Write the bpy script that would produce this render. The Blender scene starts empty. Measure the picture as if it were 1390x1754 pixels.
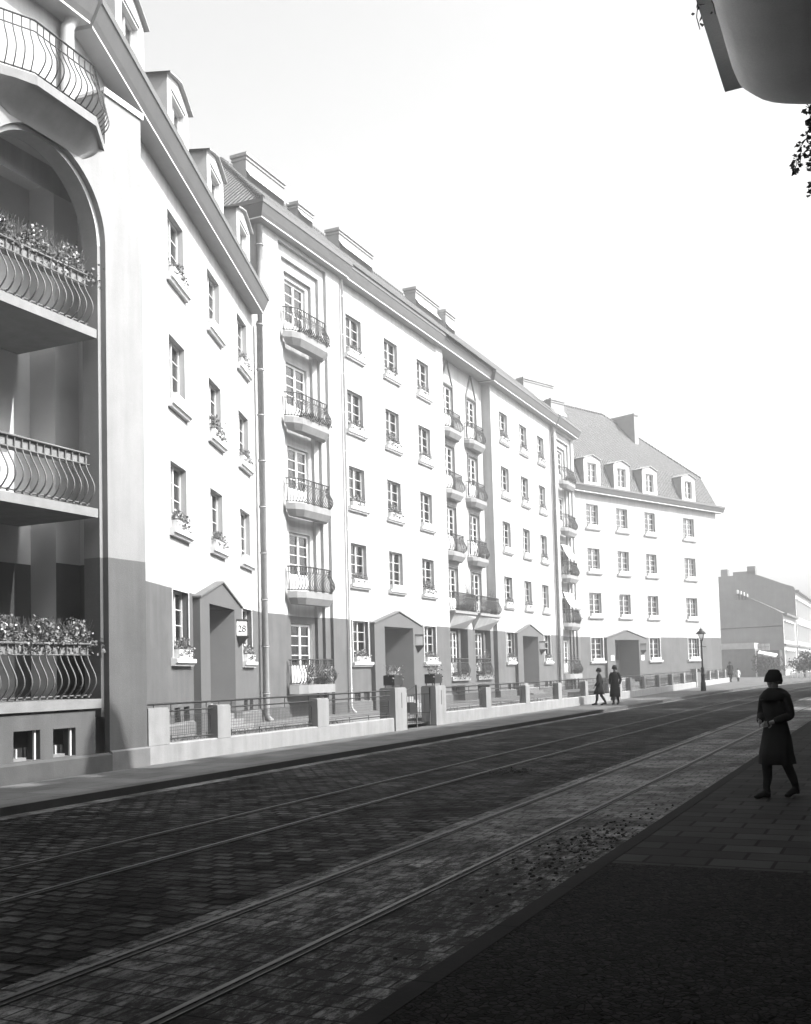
import bpy, math, random
from math import sin, cos, tan, pi, atan2, sqrt, radians
from mathutils import Vector, Matrix
random.seed(7)
S = bpy.context.scene
COL = S.collection

# ---------------------------------------------------------------- camera
YAW, PITCH, ROLL, PPY, FPX = 0.4405471, 0.0606275, -0.0265835, 1044.77, 1800.0
fwd = Vector((-sin(YAW)*cos(PITCH), cos(YAW)*cos(PITCH), sin(PITCH)))
rgt = Vector((cos(YAW), sin(YAW), 0.0)); up = rgt.cross(fwd)
r2 = rgt*cos(ROLL)+up*sin(ROLL); u2 = -rgt*sin(ROLL)+up*cos(ROLL)
cd = bpy.data.cameras.new('camera'); cam = bpy.data.objects.new('camera', cd); COL.objects.link(cam)
M = Matrix(((r2.x, u2.x, -fwd.x, 0), (r2.y, u2.y, -fwd.y, 0), (r2.z, u2.z, -fwd.z, 1.65), (0, 0, 0, 1)))
cam.matrix_world = M
cd.sensor_fit = 'HORIZONTAL'; cd.sensor_width = 36.0; cd.lens = FPX/1390*36
cd.shift_x = 0.0; cd.shift_y = (PPY-877)/1390
cd.clip_end = 3000; cd.clip_start = 0.05
S.camera = cam

# ---------------------------------------------------------------- light
SUN_EL = radians(45); SUN_B = radians(8)          # azimuth from +X towards +Y
W = bpy.data.worlds.new('World'); S.world = W; W.use_nodes = True
nt = W.node_tree; nt.nodes.clear()
sky = nt.nodes.new('ShaderNodeTexSky'); sky.sky_type = 'NISHITA'; sky.sun_disc = False
sky.sun_elevation = SUN_EL; sky.sun_rotation = radians(90)-SUN_B
sky.air_density = 1.0; sky.dust_density = 6.0; sky.ozone_density = 0.0
bw = nt.nodes.new('ShaderNodeRGBToBW'); bg = nt.nodes.new('ShaderNodeBackground'); wo = nt.nodes.new('ShaderNodeOutputWorld')
nt.links.new(sky.outputs[0], bw.inputs[0]); nt.links.new(bw.outputs[0], bg.inputs[0]); nt.links.new(bg.outputs[0], wo.inputs[0])
bg.inputs[1].default_value = 0.15
sl = bpy.data.lights.new('sun', 'SUN'); so = bpy.data.objects.new('sun', sl); COL.objects.link(so)
sl.energy = 3.1; sl.angle = radians(0.5); sl.color = (1, 0.995, 0.985)
sd = Vector((cos(SUN_EL)*cos(SUN_B), cos(SUN_EL)*sin(SUN_B), sin(SUN_EL)))
so.rotation_euler = sd.to_track_quat('Z', 'Y').to_euler()
S.view_settings.view_transform = 'Standard'; S.view_settings.look = 'None'
S.view_settings.exposure = 1.78; S.view_settings.gamma = 1.0

# ---------------------------------------------------------------- materials
def g3(v): return (v, v, v, 1)
class N:
    def __init__(s, name):
        s.m = bpy.data.materials.new(name); s.m.use_nodes = True; s.t = s.m.node_tree
        s.b = s.t.nodes['Principled BSDF']
        s.pos = None
    def n(s, ty, **k):
        x = s.t.nodes.new(ty)
        for a, b in k.items(): setattr(x, a, b)
        return x
    def l(s, a, b): s.t.links.new(a, b)
    def P(s):
        if not s.pos: s.pos = s.n('ShaderNodeNewGeometry').outputs['Position']
        return s.pos
    def obj(s): return s.n('ShaderNodeTexCoord').outputs['Object']
    def noise(s, scale, detail=4, vec=None, rough=.6, dist=0):
        x = s.n('ShaderNodeTexNoise'); x.inputs['Scale'].default_value = scale; x.inputs['Detail'].default_value = detail
        x.inputs['Roughness'].default_value = rough; x.inputs['Distortion'].default_value = dist
        s.l(vec or s.P(), x.inputs['Vector']); return x.outputs['Fac']
    def mapr(s, x, a, b, c, d):
        m = s.n('ShaderNodeMapRange'); s.l(x, m.inputs[0])
        for i, v in zip((1, 2, 3, 4), (a, b, c, d)): m.inputs[i].default_value = v
        return m.outputs[0]
    def math(s, op, a, b=None):
        m = s.n('ShaderNodeMath', operation=op)
        for i, v in enumerate((a, b)):
            if v is None: continue
            if isinstance(v, (int, float)): m.inputs[i].default_value = v
            else: s.l(v, m.inputs[i])
        return m.outputs[0]
    def col(s, x): s.l(x, s.b.inputs['Base Color'])
    def bump(s, h, st=.3, d=.01):
        b = s.n('ShaderNodeBump'); b.inputs['Strength'].default_value = st; b.inputs['Distance'].default_value = d
        s.l(h, b.inputs['Height']); s.l(b.outputs[0], s.b.inputs['Normal'])
def spec(n, v):
    n.b.inputs['Specular IOR Level'].default_value = v
def plain(name, v, rough=.8, var=.12, scale=3.0, bump=.0, bscale=60, metal=0, fine=.0, streak=0):
    n = N(name); n.b.inputs['Roughness'].default_value = rough; n.b.inputs['Metallic'].default_value = metal; spec(n, .3)
    c = n.mapr(n.noise(scale, 6), .3, .7, v*(1-var), v*(1+var))
    if fine: c = n.math('MULTIPLY', c, n.mapr(n.noise(90, 2), .25, .75, 1-fine, 1+fine))
    if streak:
        mp = n.n('ShaderNodeMapping'); mp.inputs['Scale'].default_value = (3, 3, .25); n.l(n.P(), mp.inputs[0])
        c = n.math('MULTIPLY', c, n.mapr(n.noise(1.2, 5, mp.outputs[0]), .35, .7, 1-streak, 1+streak*.4))
    n.col(c)
    if bump: n.bump(n.noise(bscale, 4), bump, .01)
    return n.m
MT = {}
MT['plaster'] = plain('white_plaster', .335, .9, .10, .8, .35, 45, fine=.10, streak=.17)
MT['plaster1'] = plain('warm_white_plaster', .215, .9, .08, .9, .4, 45, fine=.10, streak=.10)
MT['plaster5'] = plain('off_white_plaster', .29, .9, .10, .9, .4, 45, fine=.12, streak=.16)
MT['dado'] = plain('grey_plaster', .088, .9, .14, 1.3, .5, 45, fine=.2, streak=.16)
MT['portal'] = plain('portal_plaster', .085, .9, .07, 1.6, .4, 45, fine=.10)
MT['trim'] = plain('white_trim', .50, .7, .05, 4, fine=.04)
MT['cornice'] = plain('grey_cornice_paint', .10, .8, .08, 2, .2, fine=.05)
MT['soffit'] = plain('soffit_plaster', .26, .9, .06, 2)
MT['plinth'] = plain('plinth_stone', .13, .9, .15, 3, .5, 30, fine=.15, streak=.1)
MT['plinth_shade'] = plain('plinth_stone_painted_shade', .06, .8, .2, 3, .4, 30, fine=.1)  # plinth stone again, shade on the left stretch painted into its tone
MT['concrete'] = plain('fence_concrete', .23, .9, .10, 2.2, .6, 35, fine=.10, streak=.16)
MT['slab'] = plain('balcony_slab', .19, .9, .12, 3, .3, fine=.1, streak=.08)
MT['iron'] = plain('iron_paint', .024, .5, .2, 8)
MT['rail_light'] = plain('grey_rail_paint', .11, .5, .15, 8)
MT['wood'] = plain('white_window_paint', .5, .5, .05, 8)
MT['curtain'] = plain('curtain_cloth', .62, .9, .12, 14)
MT['trough'] = plain('flower_trough_paint', .48, .7, .08, 6)
MT['darktrough'] = plain('dark_planter', .035, .6, .2, 6)
MT['pipe'] = plain('zinc_pipe', .20, .55, .15, 4, fine=.05, streak=.15)
MT['darkpipe'] = plain('dark_pipe', .12, .55, .15, 4)
MT['chim'] = plain('chimney_render', .20, .9, .1, 2, .5, 20, fine=.12)
MT['cheek'] = plain('dormer_sheet', .22, .7, .1, 3, fine=.05)
MT['door'] = plain('door_wood', .035, .6, .2, 5)
MT['leaf'] = plain('leaf', .10, .6, .45, 9)
MT['leaf2'] = plain('leaf_pale', .16, .6, .4, 9)
MT['flower'] = plain('petal', .42, .7, .25, 12)
MT['brick_far'] = plain('old_brick_wall', .13, .9, .15, 1.2, .3, 12, fine=.2, streak=.12)
MT['brick_far2'] = plain('rendered_gable', .16, .9, .12, 1.0, .3, 12, fine=.14, streak=.1)
MT['facade_far'] = plain('stucco_far', .33, .9, .15, 2, fine=.1)
MT['dark'] = plain('dark_interior', .02, .9, .1)
MT['steel'] = plain('tram_rail_steel', .030, .5, .3, 3, metal=.2)
MT['groove'] = plain('rail_groove', .012, .9, .2)
MT['cloth'] = plain('dark_wool', .006, .95, .3, 30)
MT['skin'] = plain('skin', .22, .6, .1, 8)
MT['lightcloth'] = plain('pale_dress', .4, .9, .1, 8)
MT['lawn'] = plain('lawn', .075, .95, .4, 25, .8, 60, fine=.3)
MT['bushleaf'] = plain('bush_leaf', .02, .8, .4, 9)
MT['grass'] = plain('grass_blades', .10, .8, .4, 12)
MT['gravel'] = plain('garden_path', .12, .95, .15, 6, .4, 80, fine=.15)
MT['earth'] = plain('earth', .08, .95, .2, .5)
MT['stone_wall'] = plain('street_facade', .12, .9, .1, 1, .3, 20, fine=.1)
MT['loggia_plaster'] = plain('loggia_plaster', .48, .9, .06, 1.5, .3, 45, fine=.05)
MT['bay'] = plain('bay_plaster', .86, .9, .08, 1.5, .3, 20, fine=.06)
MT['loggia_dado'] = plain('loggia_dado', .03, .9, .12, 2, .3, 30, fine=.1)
MT['tiledark'] = plain('far_roof', .10, .9, .2, 1)

def glass():
    m = bpy.data.materials.new('window_glass'); m.use_nodes = True; t = m.node_tree; t.nodes.clear()
    o = t.nodes.new('ShaderNodeOutputMaterial'); mx = t.nodes.new('ShaderNodeMixShader'); tr = t.nodes.new('ShaderNodeBsdfTransparent')
    tr.inputs[0].default_value = (.8, .8, .8, 1); gl = t.nodes.new('ShaderNodeBsdfGlossy'); gl.inputs['Roughness'].default_value = .03
    fr = t.nodes.new('ShaderNodeFresnel'); fr.inputs[0].default_value = 2.3
    t.links.new(fr.outputs[0], mx.inputs[0]); t.links.new(tr.outputs[0], mx.inputs[1]); t.links.new(gl.outputs[0], mx.inputs[2])
    t.links.new(mx.outputs[0], o.inputs[0]); return m
MT['glass'] = glass()

def tile(name, axis, v=.088):
    n = N(name); n.b.inputs['Roughness'].default_value = .85; spec(n, .2)
    sx = n.n('ShaderNodeSeparateXYZ'); n.l(n.obj(), sx.inputs[0])
    a = sx.outputs[axis]; z = sx.outputs[2]
    wob = n.math('MULTIPLY', n.noise(2.5, 3), .10)
    col = n.math('SINE', n.math('MULTIPLY', n.math('ADD', a, wob), 2*pi/.24))
    row = n.math('FRACT', n.math('MULTIPLY', n.math('ADD', z, n.math('MULTIPLY', n.noise(1.5, 3), .05)), 1/.235))
    h = n.math('ADD', n.math('MULTIPLY', col, .5), n.math('MULTIPLY', row, -1.0))
    cc = n.math('MULTIPLY', n.mapr(n.noise(3, 5), .3, .7, v*.82, v*1.2), n.mapr(n.noise(7, 2, n.obj(), .8), .35, .65, .7, 1.3))
    n.col(cc); n.bump(h, 1.0, .12); return n.m
MT['tileF'] = tile('pantile_front', 0); MT['tileS'] = tile('pantile_side', 1)

def setts():
    n = N('granite_setts'); spec(n, .03)
    P = n.P(); wv = n.n('ShaderNodeVectorMath', operation='ADD')
    nz = n.n('ShaderNodeTexNoise'); nz.inputs['Scale'].default_value = 1.3; n.l(P, nz.inputs['Vector'])
    sc = n.n('ShaderNodeVectorMath', operation='SCALE'); sc.inputs['Scale'].default_value = .10; n.l(nz.outputs['Color'], sc.inputs[0])
    n.l(P, wv.inputs[0]); n.l(sc.outputs[0], wv.inputs[1])
    br = n.n('ShaderNodeTexBrick'); n.l(wv.outputs[0], br.inputs['Vector'])
    br.inputs['Scale'].default_value = 1; br.inputs['Brick Width'].default_value = .24; br.inputs['Row Height'].default_value = .17
    br.inputs['Mortar Size'].default_value = .03; br.inputs['Mortar Smooth'].default_value = .45; br.inputs['Bias'].default_value = .0
    br.inputs['Color1'].default_value = g3(.002); br.inputs['Color2'].default_value = g3(.036); br.inputs['Mortar'].default_value = g3(.0008)
    bwn = n.n('ShaderNodeRGBToBW'); n.l(br.outputs['Color'], bwn.inputs[0])
    big = n.mapr(n.noise(.55, 5, dist=.6), .36, .64, .18, 2.2)
    dirt = n.mapr(n.noise(3.5, 7, rough=.8), .38, .62, .25, 1.6)
    n.col(n.math('MULTIPLY', n.math('MULTIPLY', bwn.outputs[0], big), dirt))
    n.l(n.mapr(n.noise(2.2, 4), .3, .7, .5, .9), n.b.inputs['Roughness'])
    h = n.math('ADD', n.math('MULTIPLY', br.outputs['Fac'], -1.0), n.math('MULTIPLY', n.noise(14, 4), .7))
    n.bump(h, 1.0, .05); return n.m
MT['setts'] = setts()
def dusty():
    n = N('dusty_track_paving'); spec(n, .05); n.b.inputs['Roughness'].default_value = .75
    P = n.P()
    br = n.n('ShaderNodeTexBrick'); n.l(P, br.inputs['Vector'])
    br.inputs['Scale'].default_value = 1; br.inputs['Brick Width'].default_value = .34; br.inputs['Row Height'].default_value = .2
    br.inputs['Mortar Size'].default_value = .012; br.inputs['Mortar Smooth'].default_value = .6
    br.inputs['Color1'].default_value = g3(.10); br.inputs['Color2'].default_value = g3(.17); br.inputs['Mortar'].default_value = g3(.02)
    bwn = n.n('ShaderNodeRGBToBW'); n.l(br.outputs['Color'], bwn.inputs[0])
    mp = n.n('ShaderNodeMapping'); mp.inputs['Scale'].default_value = (1, .35, 1); n.l(P, mp.inputs[0])
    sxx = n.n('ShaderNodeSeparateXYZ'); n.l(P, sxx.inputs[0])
    dirt_and_light_falloff = n.mapr(n.math('ABSOLUTE', n.math('ADD', sxx.outputs[0], 3.1)), .2, 2.2, .12, 0.03)
    along = n.mapr(n.math('ABSOLUTE', n.math('ADD', sxx.outputs[1], -5.5)), 3.5, 8.0, 1.0, 0.0)  # near stretch darkened in colour: real kerb dirt plus painted light falloff
    dn = n.math('SUBTRACT', n.noise(9, 8, mp.outputs[0], .85), n.math('MULTIPLY', dirt_and_light_falloff, along))
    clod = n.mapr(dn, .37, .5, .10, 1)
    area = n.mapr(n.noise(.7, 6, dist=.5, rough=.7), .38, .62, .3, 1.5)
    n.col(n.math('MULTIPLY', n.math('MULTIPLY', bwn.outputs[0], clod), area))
    n.bump(n.math('ADD', n.math('MULTIPLY', br.outputs['Fac'], -.4), n.noise(9, 7, rough=.8)), .9, .03); return n.m
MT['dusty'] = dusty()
def slabs(name, w, h, v, mort, ms, rot=0, var=.15):
    n = N(name); spec(n, .04); n.b.inputs['Roughness'].default_value = .85
    mp = n.n('ShaderNodeMapping'); mp.inputs['Rotation'].default_value = (0, 0, rot); n.l(n.P(), mp.inputs[0])
    br = n.n('ShaderNodeTexBrick'); n.l(mp.outputs[0], br.inputs['Vector'])
    br.inputs['Scale'].default_value = 1; br.inputs['Brick Width'].default_value = w; br.inputs['Row Height'].default_value = h
    br.inputs['Mortar Size'].default_value = ms; br.inputs['Mortar Smooth'].default_value = .3
    br.inputs['Color1'].default_value = g3(v*(1-var)); br.inputs['Color2'].default_value = g3(v*(1+var)); br.inputs['Mortar'].default_value = g3(mort)
    bwn = n.n('ShaderNodeRGBToBW'); n.l(br.outputs['Color'], bwn.inputs[0])
    d = n.mapr(n.noise(1.4, 6, dist=.4), .3, .7, .75, 1.2); d2 = n.mapr(n.noise(40, 3), .3, .7, .88, 1.12)
    n.col(n.math('MULTIPLY', n.math('MULTIPLY', bwn.outputs[0], d), d2))
    n.bump(n.math('ADD', n.math('MULTIPLY', br.outputs['Fac'], -1.0), n.math('MULTIPLY', n.noise(20, 4), .4)), .6, .012); return n.m
MT['pave_l'] = slabs('pavement_slabs', .9, .75, .095, .04, .012)
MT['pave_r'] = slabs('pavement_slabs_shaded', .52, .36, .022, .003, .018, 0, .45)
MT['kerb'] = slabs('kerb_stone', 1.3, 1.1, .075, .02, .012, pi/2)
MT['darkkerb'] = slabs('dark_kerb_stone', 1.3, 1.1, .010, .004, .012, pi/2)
def mosaic():
    n = N('mosaic_paving'); spec(n, .02); n.b.inputs['Roughness'].default_value = .75
    v = n.n('ShaderNodeTexVoronoi', feature='DISTANCE_TO_EDGE'); v.inputs['Scale'].default_value = 24; n.l(n.P(), v.inputs['Vector'])
    e = n.mapr(v.outputs['Distance'], .02, .12, 0, 1)
    v2 = n.n('ShaderNodeTexVoronoi'); v2.inputs['Scale'].default_value = 24; n.l(n.P(), v2.inputs['Vector'])
    sp = n.n('ShaderNodeSeparateColor'); n.l(v2.outputs['Color'], sp.inputs[0])
    c = n.math('MULTIPLY', n.mapr(sp.outputs[0], 0, 1, .003, .017), n.mapr(e, 0, 1, .02, 1))
    n.col(n.math('MULTIPLY', c, n.mapr(n.noise(1, 5), .3, .7, .6, 1.3))); n.bump(e, 1.0, .03); return n.m
MT['mosaic'] = mosaic()

# ---------------------------------------------------------------- mesh builder
class MB:
    def __init__(s): s.v = []; s.f = []; s.mi = []; s.sm = []; s.mats = []
    def mat(s, k):
        if k not in s.mats: s.mats.append(k)
        return s.mats.index(k)
    def face(s, pts, m='plaster', smooth=False):
        i = len(s.v); s.v += [tuple(p) for p in pts]; s.f.append(list(range(i, i+len(pts)))); s.mi.append(s.mat(m)); s.sm.append(smooth)
    def box(s, x0, x1, y0, y1, z0, z1, m='plaster', skip=''):
        P = [(x0, y0, z0), (x1, y0, z0), (x1, y1, z0), (x0, y1, z0), (x0, y0, z1), (x1, y0, z1), (x1, y1, z1), (x0, y1, z1)]
        i = len(s.v); s.v += P; k = s.mat(m)
        for n_, q in (('b', (3, 2, 1, 0)), ('t', (4, 5, 6, 7)), ('f', (0, 1, 5, 4)), ('r', (1, 2, 6, 5)), ('k', (2, 3, 7, 6)), ('l', (3, 0, 4, 7))):
            if n_ in skip: continue
            s.f.append([i+a for a in q]); s.mi.append(k); s.sm.append(False)
    def prism(s, poly, z0, z1, m='plaster', mtop=None):            # plan polygon, z may be callables
        n = len(poly); lo = [(x, y, z0) for x, y in poly]; hi = [(x, y, z1) for x, y in poly]
        s.face(lo[::-1], m); s.face(hi, mtop or m)
        for i in range(n):
            j = (i+1) % n; s.face([lo[i], lo[j], hi[j], hi[i]], m)
    def extr(s, prof, u0, u1, m='plaster', caps=True, off=None):   # profile in (y,z), swept along x; off(y) shift for mitres
        o = off or (lambda y, e: 0)
        A = [(u0+o(y, 0), y, z) for y, z in prof]; B = [(u1+o(y, 1), y, z) for y, z in prof]; n = len(prof)
        for i in range(n):
            j = (i+1) % n; mm = m if isinstance(m, str) else m[i]
            s.face([A[i], A[j], B[j], B[i]], mm)
        if caps:
            mm = m if isinstance(m, str) else m[0]
            s.face(A[::-1], mm); s.face(B, mm)
    def tube(s, pts, r, m='iron', n=5, caps=True, smooth=True):
        pts = [Vector(p) for p in pts]; rr = r if isinstance(r, (list, tuple)) else [r]*len(pts); k = s.mat(m); base = len(s.v)
        for i, p in enumerate(pts):
            d = (pts[min(i+1, len(pts)-1)]-pts[max(i-1, 0)]).normalized()
            if i == 0:
                a = d.cross(Vector((0, 0, 1)))
                if a.length < 1e-2: a = Vector((1, 0, 0))
            a = a-d*a.dot(d)
            if a.length < 1e-4: a = d.orthogonal()
            a.normalize(); b = d.cross(a)
            for j in range(n):
                t = 2*pi*(j+.5)/n; s.v.append(tuple(p+a*cos(t)*rr[i]+b*sin(t)*rr[i]))
        for i in range(len(pts)-1):
            for j in range(n):
                j2 = (j+1) % n; s.f.append([base+i*n+j, base+i*n+j2, base+(i+1)*n+j2, base+(i+1)*n+j]); s.mi.append(k); s.sm.append(smooth)
        if caps:
            s.f.append([base+j for j in range(n)]); s.mi.append(k); s.sm.append(False)
            e = base+(len(pts)-1)*n; s.f.append([e+j for j in range(n)][::-1]); s.mi.append(k); s.sm.append(False)
    def rings(s, R, m, smooth=True, caps=True):                    # list of rings (same length)
        k = s.mat(m); base = len(s.v); n = len(R[0])
        for r in R: s.v += [tuple(p) for p in r]
        for i in range(len(R)-1):
            for j in range(n):
                j2 = (j+1) % n; s.f.append([base+i*n+j, base+i*n+j2, base+(i+1)*n+j2, base+(i+1)*n+j]); s.mi.append(k); s.sm.append(smooth)
        if caps:
            s.f.append([base+j for j in range(n)][::-1]); s.mi.append(k); s.sm.append(False)
            e = base+(len(R)-1)*n; s.f.append([e+j for j in range(n)]); s.mi.append(k); s.sm.append(False)
    def wall(s, u0, u1, z0, z1, holes, v=0, rev=.22, split=3.97, hi='plaster', lo='dado', revm=None):
        us = sorted({u0, u1, *[h[0] for h in holes], *[h[1] for h in holes]}); us = [a for a in us if u0 <= a <= u1]
        zs = sorted({z0, z1, split, *[h[2] for h in holes], *[h[3] for h in holes]}); zs = [a for a in zs if z0 <= a <= z1]
        for a, b in zip(us, us[1:]):
            for c_, d in zip(zs, zs[1:]):
                cu, cz = (a+b)/2, (c_+d)/2
                if any(h[0] < cu < h[1] and h[2] < cz < h[3] for h in holes): continue
                s.face([(a, v, c_), (b, v, c_), (b, v, d), (a, v, d)], lo if cz < split else hi)
        for h in holes:
            a, b, c_, d = h[:4]; r = h[4] if len(h) > 4 else rev
            mm = lo if (c_+d)/2 < split else hi
            if c_ > z0: s.face([(a, v, c_), (a, v+r, c_), (b, v+r, c_), (b, v, c_)][::-1], mm)
            s.face([(a, v, d), (b, v, d), (b, v+r, d), (a, v+r, d)][::-1], mm)
            for uu, fl in ((a, 1), (b, -1)):
                seg = [c_, d] if not (c_ < split < d) else [c_, split, d]
                for p, q in zip(seg, seg[1:]):
                    F_ = [(uu, v, p), (uu, v+r, p), (uu, v+r, q), (uu, v, q)]
                    s.face(F_ if fl > 0 else F_[::-1], lo if (p+q)/2 < split else hi)
    def mesh(s, name):
        me = bpy.data.meshes.new(name); me.from_pydata(s.v, [], s.f)
        for k in s.mats: me.materials.append(MT[k])
        for i, p in enumerate(me.polygons): p.material_index = s.mi[i]; p.use_smooth = s.sm[i]
        me.update(); return me
def link(name, me, parent=None, loc=(0, 0, 0), rz=0, sx=1):
    o = bpy.data.objects.new(name, me); COL.objects.link(o); o.location = loc; o.rotation_euler = (0, 0, rz)
    if sx != 1: o.scale = (sx, 1, 1)
    if parent: o.parent = parent
    return o
def tag(o, label=None, cat=None, group=None, kind=None):
    if label: o['label'] = label
    if cat: o['category'] = cat
    if group: o['group'] = group
    if kind: o['kind'] = kind
    return o
def put(mb, name, parent=None, loc=(0, 0, 0), rz=0): return link(name, mb.mesh(name), parent, loc, rz)
def empty(name, loc, rz, label, cat, group=None): return tag(link(name, None, None, loc, rz), label, cat, group)

# ---------------------------------------------------------------- wall frames (x along wall, y into the house, z up)
class Fr:
    def __init__(s, x, y, az): s.O = Vector((x, y, 0)); s.az = az; s.rz = az+pi/2; s.d = Vector((-sin(az), cos(az), 0)); s.y = Vector((-cos(az), -sin(az), 0))
    def P(s, u, v, z): return s.O+s.d*u+s.y*v+Vector((0, 0, z))
def mk(sl_, b, y0): return Fr(sl_*y0+b, y0, -math.atan(sl_))
F1 = Fr(-13.35, 9.0, 0.0)
F2 = mk(-.3929, -8.193, 14.0)
F3 = mk(-.0094, -20.478, 32.0)
F4 = mk(-.0094, -20.478, 54.0)
F5 = mk(.3993, -50.704, 73.9)
def cs(Y): return (max(0.0, Y-38)/30)**2.2
def gz(Y): return max(0.0, Y-50)*.005

# ================================================================ GROUND
def strip(name, xa, xb, ys, dz, m, thick=0, kind='structure', x_abs=False):
    mb = MB()
    f = (lambda x, Y: x) if x_abs else (lambda x, Y: x+cs(Y))
    for a, b in zip(ys, ys[1:]):
        xa1, xb1, xa2, xb2 = [ (q(Y) if callable(q) else f(q, Y)) for q, Y in ((xa, a), (xb, a), (xa, b), (xb, b))]
        mb.face([(xa1, a, gz(a)+dz), (xb1, a, gz(a)+dz), (xb2, b, gz(b)+dz), (xa2, b, gz(b)+dz)], m)
        if thick:
            for x1, x2 in ((xa1, xa2), (xb1, xb2)):
                mb.face([(x1, a, gz(a)+dz-thick), (x2, b, gz(b)+dz-thick), (x2, b, gz(b)+dz), (x1, a, gz(a)+dz)], m)
    o = put(mb, name); tag(o, kind=kind); return o
YS = [-30, -10, 0, 10, 20, 30, 38, 42, 46, 50]+list(range(54, 140, 4))+[150, 170]
mb = MB(); mb.face([(-1500, -1500, -.35), (1500, -1500, -.35), (1500, 1500, -.35), (-1500, 1500, -.35)], 'earth'); tag(put(mb, 'ground'), kind='structure')
strip('road', -11.03, -4.85, YS, -.12, 'setts')
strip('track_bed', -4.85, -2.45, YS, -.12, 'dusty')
KL = lambda Y: -13.6 if Y < 56 else -13.6-.0*(Y)
strip('left_kerb', -11.28, -11.0, YS, .003, 'kerb', .3)
strip('left_pavement', lambda Y: (-13.62 if Y < 90 else -45), lambda Y: -11.28+cs(Y), [y for y in YS if y <= 90], 0.0, 'pave_l')
strip('far_pavement', lambda Y: -45, lambda Y: -11.28+cs(Y), [90]+[y for y in YS if y > 90], 0.0, 'pave_l')
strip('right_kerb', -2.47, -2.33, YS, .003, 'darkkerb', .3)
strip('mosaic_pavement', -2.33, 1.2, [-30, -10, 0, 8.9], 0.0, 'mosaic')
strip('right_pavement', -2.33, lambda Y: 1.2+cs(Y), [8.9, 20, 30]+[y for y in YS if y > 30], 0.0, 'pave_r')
# gutter course of paler stones along the left kerb
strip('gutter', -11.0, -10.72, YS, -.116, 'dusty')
# garden in front of the houses
mb = MB()
def gpoly(pts, z, m):
    mb.face([(x, y, z+gz(y)) for x, y in pts], m)
gpoly([(-13.62, 16.4), (-13.62, 50), (-24, 50), (-24, 16.4)], .10, 'gravel')
gpoly([(-13.62, 50), (-13.62, 92.4), (-24, 80), (-24, 50)], .12, 'gravel')
tag(put(mb, 'garden_ground'), kind='structure')
mb = MB()
for a, b in ((19.5, 27.4), (31.2, 46.5), (52, 61), (66, 74), (79, 90)):
    mb.face([(-13.62, a, .16+gz(a)), (-13.62, b, .16+gz(b)), (-15.4, b, .27+gz(b)), (-15.4, a, .27+gz(a))], 'lawn')
tag(put(mb, 'lawn'), kind='structure')
mb = MB(); rnd = random.Random(3)
for i in range(5200):
    a, b = rnd.choice(((19.5, 27.4), (19.5, 27.4), (31.2, 46.5), (52, 61), (66, 74), (79, 90)))
    y = rnd.uniform(a, b); x = rnd.uniform(-15.4, -13.7); z = .16+(-13.62-x)/1.78*.11+gz(y)
    h = rnd.uniform(.05, .16); an = rnd.uniform(0, pi); w = .012; dx, dy = cos(an)*w, sin(an)*w; lx = rnd.uniform(-.05, .05)
    mb.face([(x-dx, y-dy, z), (x+dx, y+dy, z), (x+lx, y+lx, z+h)], 'grass')
tag(put(mb, 'grass'), 'tufted grass growing behind the low front garden fence', 'grass', kind='stuff')

# tram rails: steel head, groove, inner lip
def tram_rail(x, name='tram_rail'):
    mb = MB(); s_ = 1
    for a, b in zip(YS, YS[1:]):
        A, B = cs(a), cs(b); za, zb = gz(a)-.12, gz(b)-.12
        for x0, x1, dz, m in ((-.032, .008, .012, 'steel'), (.008, .055, .004, 'groove'), (.055, .066, .010, 'steel')):
            mb.face([(x+x0+A, a, za+dz), (x+x1+A, a, za+dz), (x+x1+B, b, zb+dz), (x+x0+B, b, zb+dz)], m)
        for xx in (-.032, .066): mb.face([(x+xx+A, a, za), (x+xx+B, b, zb), (x+xx+B, b, zb+.011), (x+xx+A, a, za+.011)], 'steel')
        mb.face([(x+.055+A, a, za), (x+.055+B, b, zb), (x+.055+B, b, zb+.010), (x+.055+A, a, za+.010)], 'steel')
    return put(mb, name)
for x, l in ((-3.6, 'tram rail nearest the right kerb, beside the dusty strip'), (-4.64, 'bright tram rail between dusty paving and dark setts'),
             (-6.73, 'third tram rail from the right kerb, among dark setts'), (-7.85, 'tram rail nearest the left pavement')):
    tag(tram_rail(x), l, 'tram rail', 'rails of the two tram tracks')
# scattered dung and dirt clods on the road
def clod(x, y, n, sp, nm, label):
    mb = MB(); r = random.Random(int(x*100+y*10))
    for i in range(n):
        cx, cy, q = max(-9, min(-2.52 if x > -5 else 0, x+r.gauss(0, sp))), y+r.gauss(0, sp*(6 if x > -5 else 1.6)), r.uniform(.006, .024); z = -.12+gz(y)
        ring = [(cx+q*cos(t)*r.uniform(.7, 1.2), cy+q*sin(t)*r.uniform(.7, 1.2)) for t in [k*pi/3 for k in range(6)]]
        lo = [(a, b, z) for a, b in ring]; hi = [(cx+(a-cx)*.5, cy+(b-cy)*.5, z+q*.8) for a, b in ring]
        mb.rings([lo, hi], 'groove', True)
    tag(put(mb, nm), label, 'dirt', kind='stuff')
clod(-6.4, 17.6, 90, .17, 'dirt', 'dark clods of dirt on the setts between the tracks')
clod(-2.95, 10.2, 260, .2, 'dirt', 'loose dark dirt along the right kerb')

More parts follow.
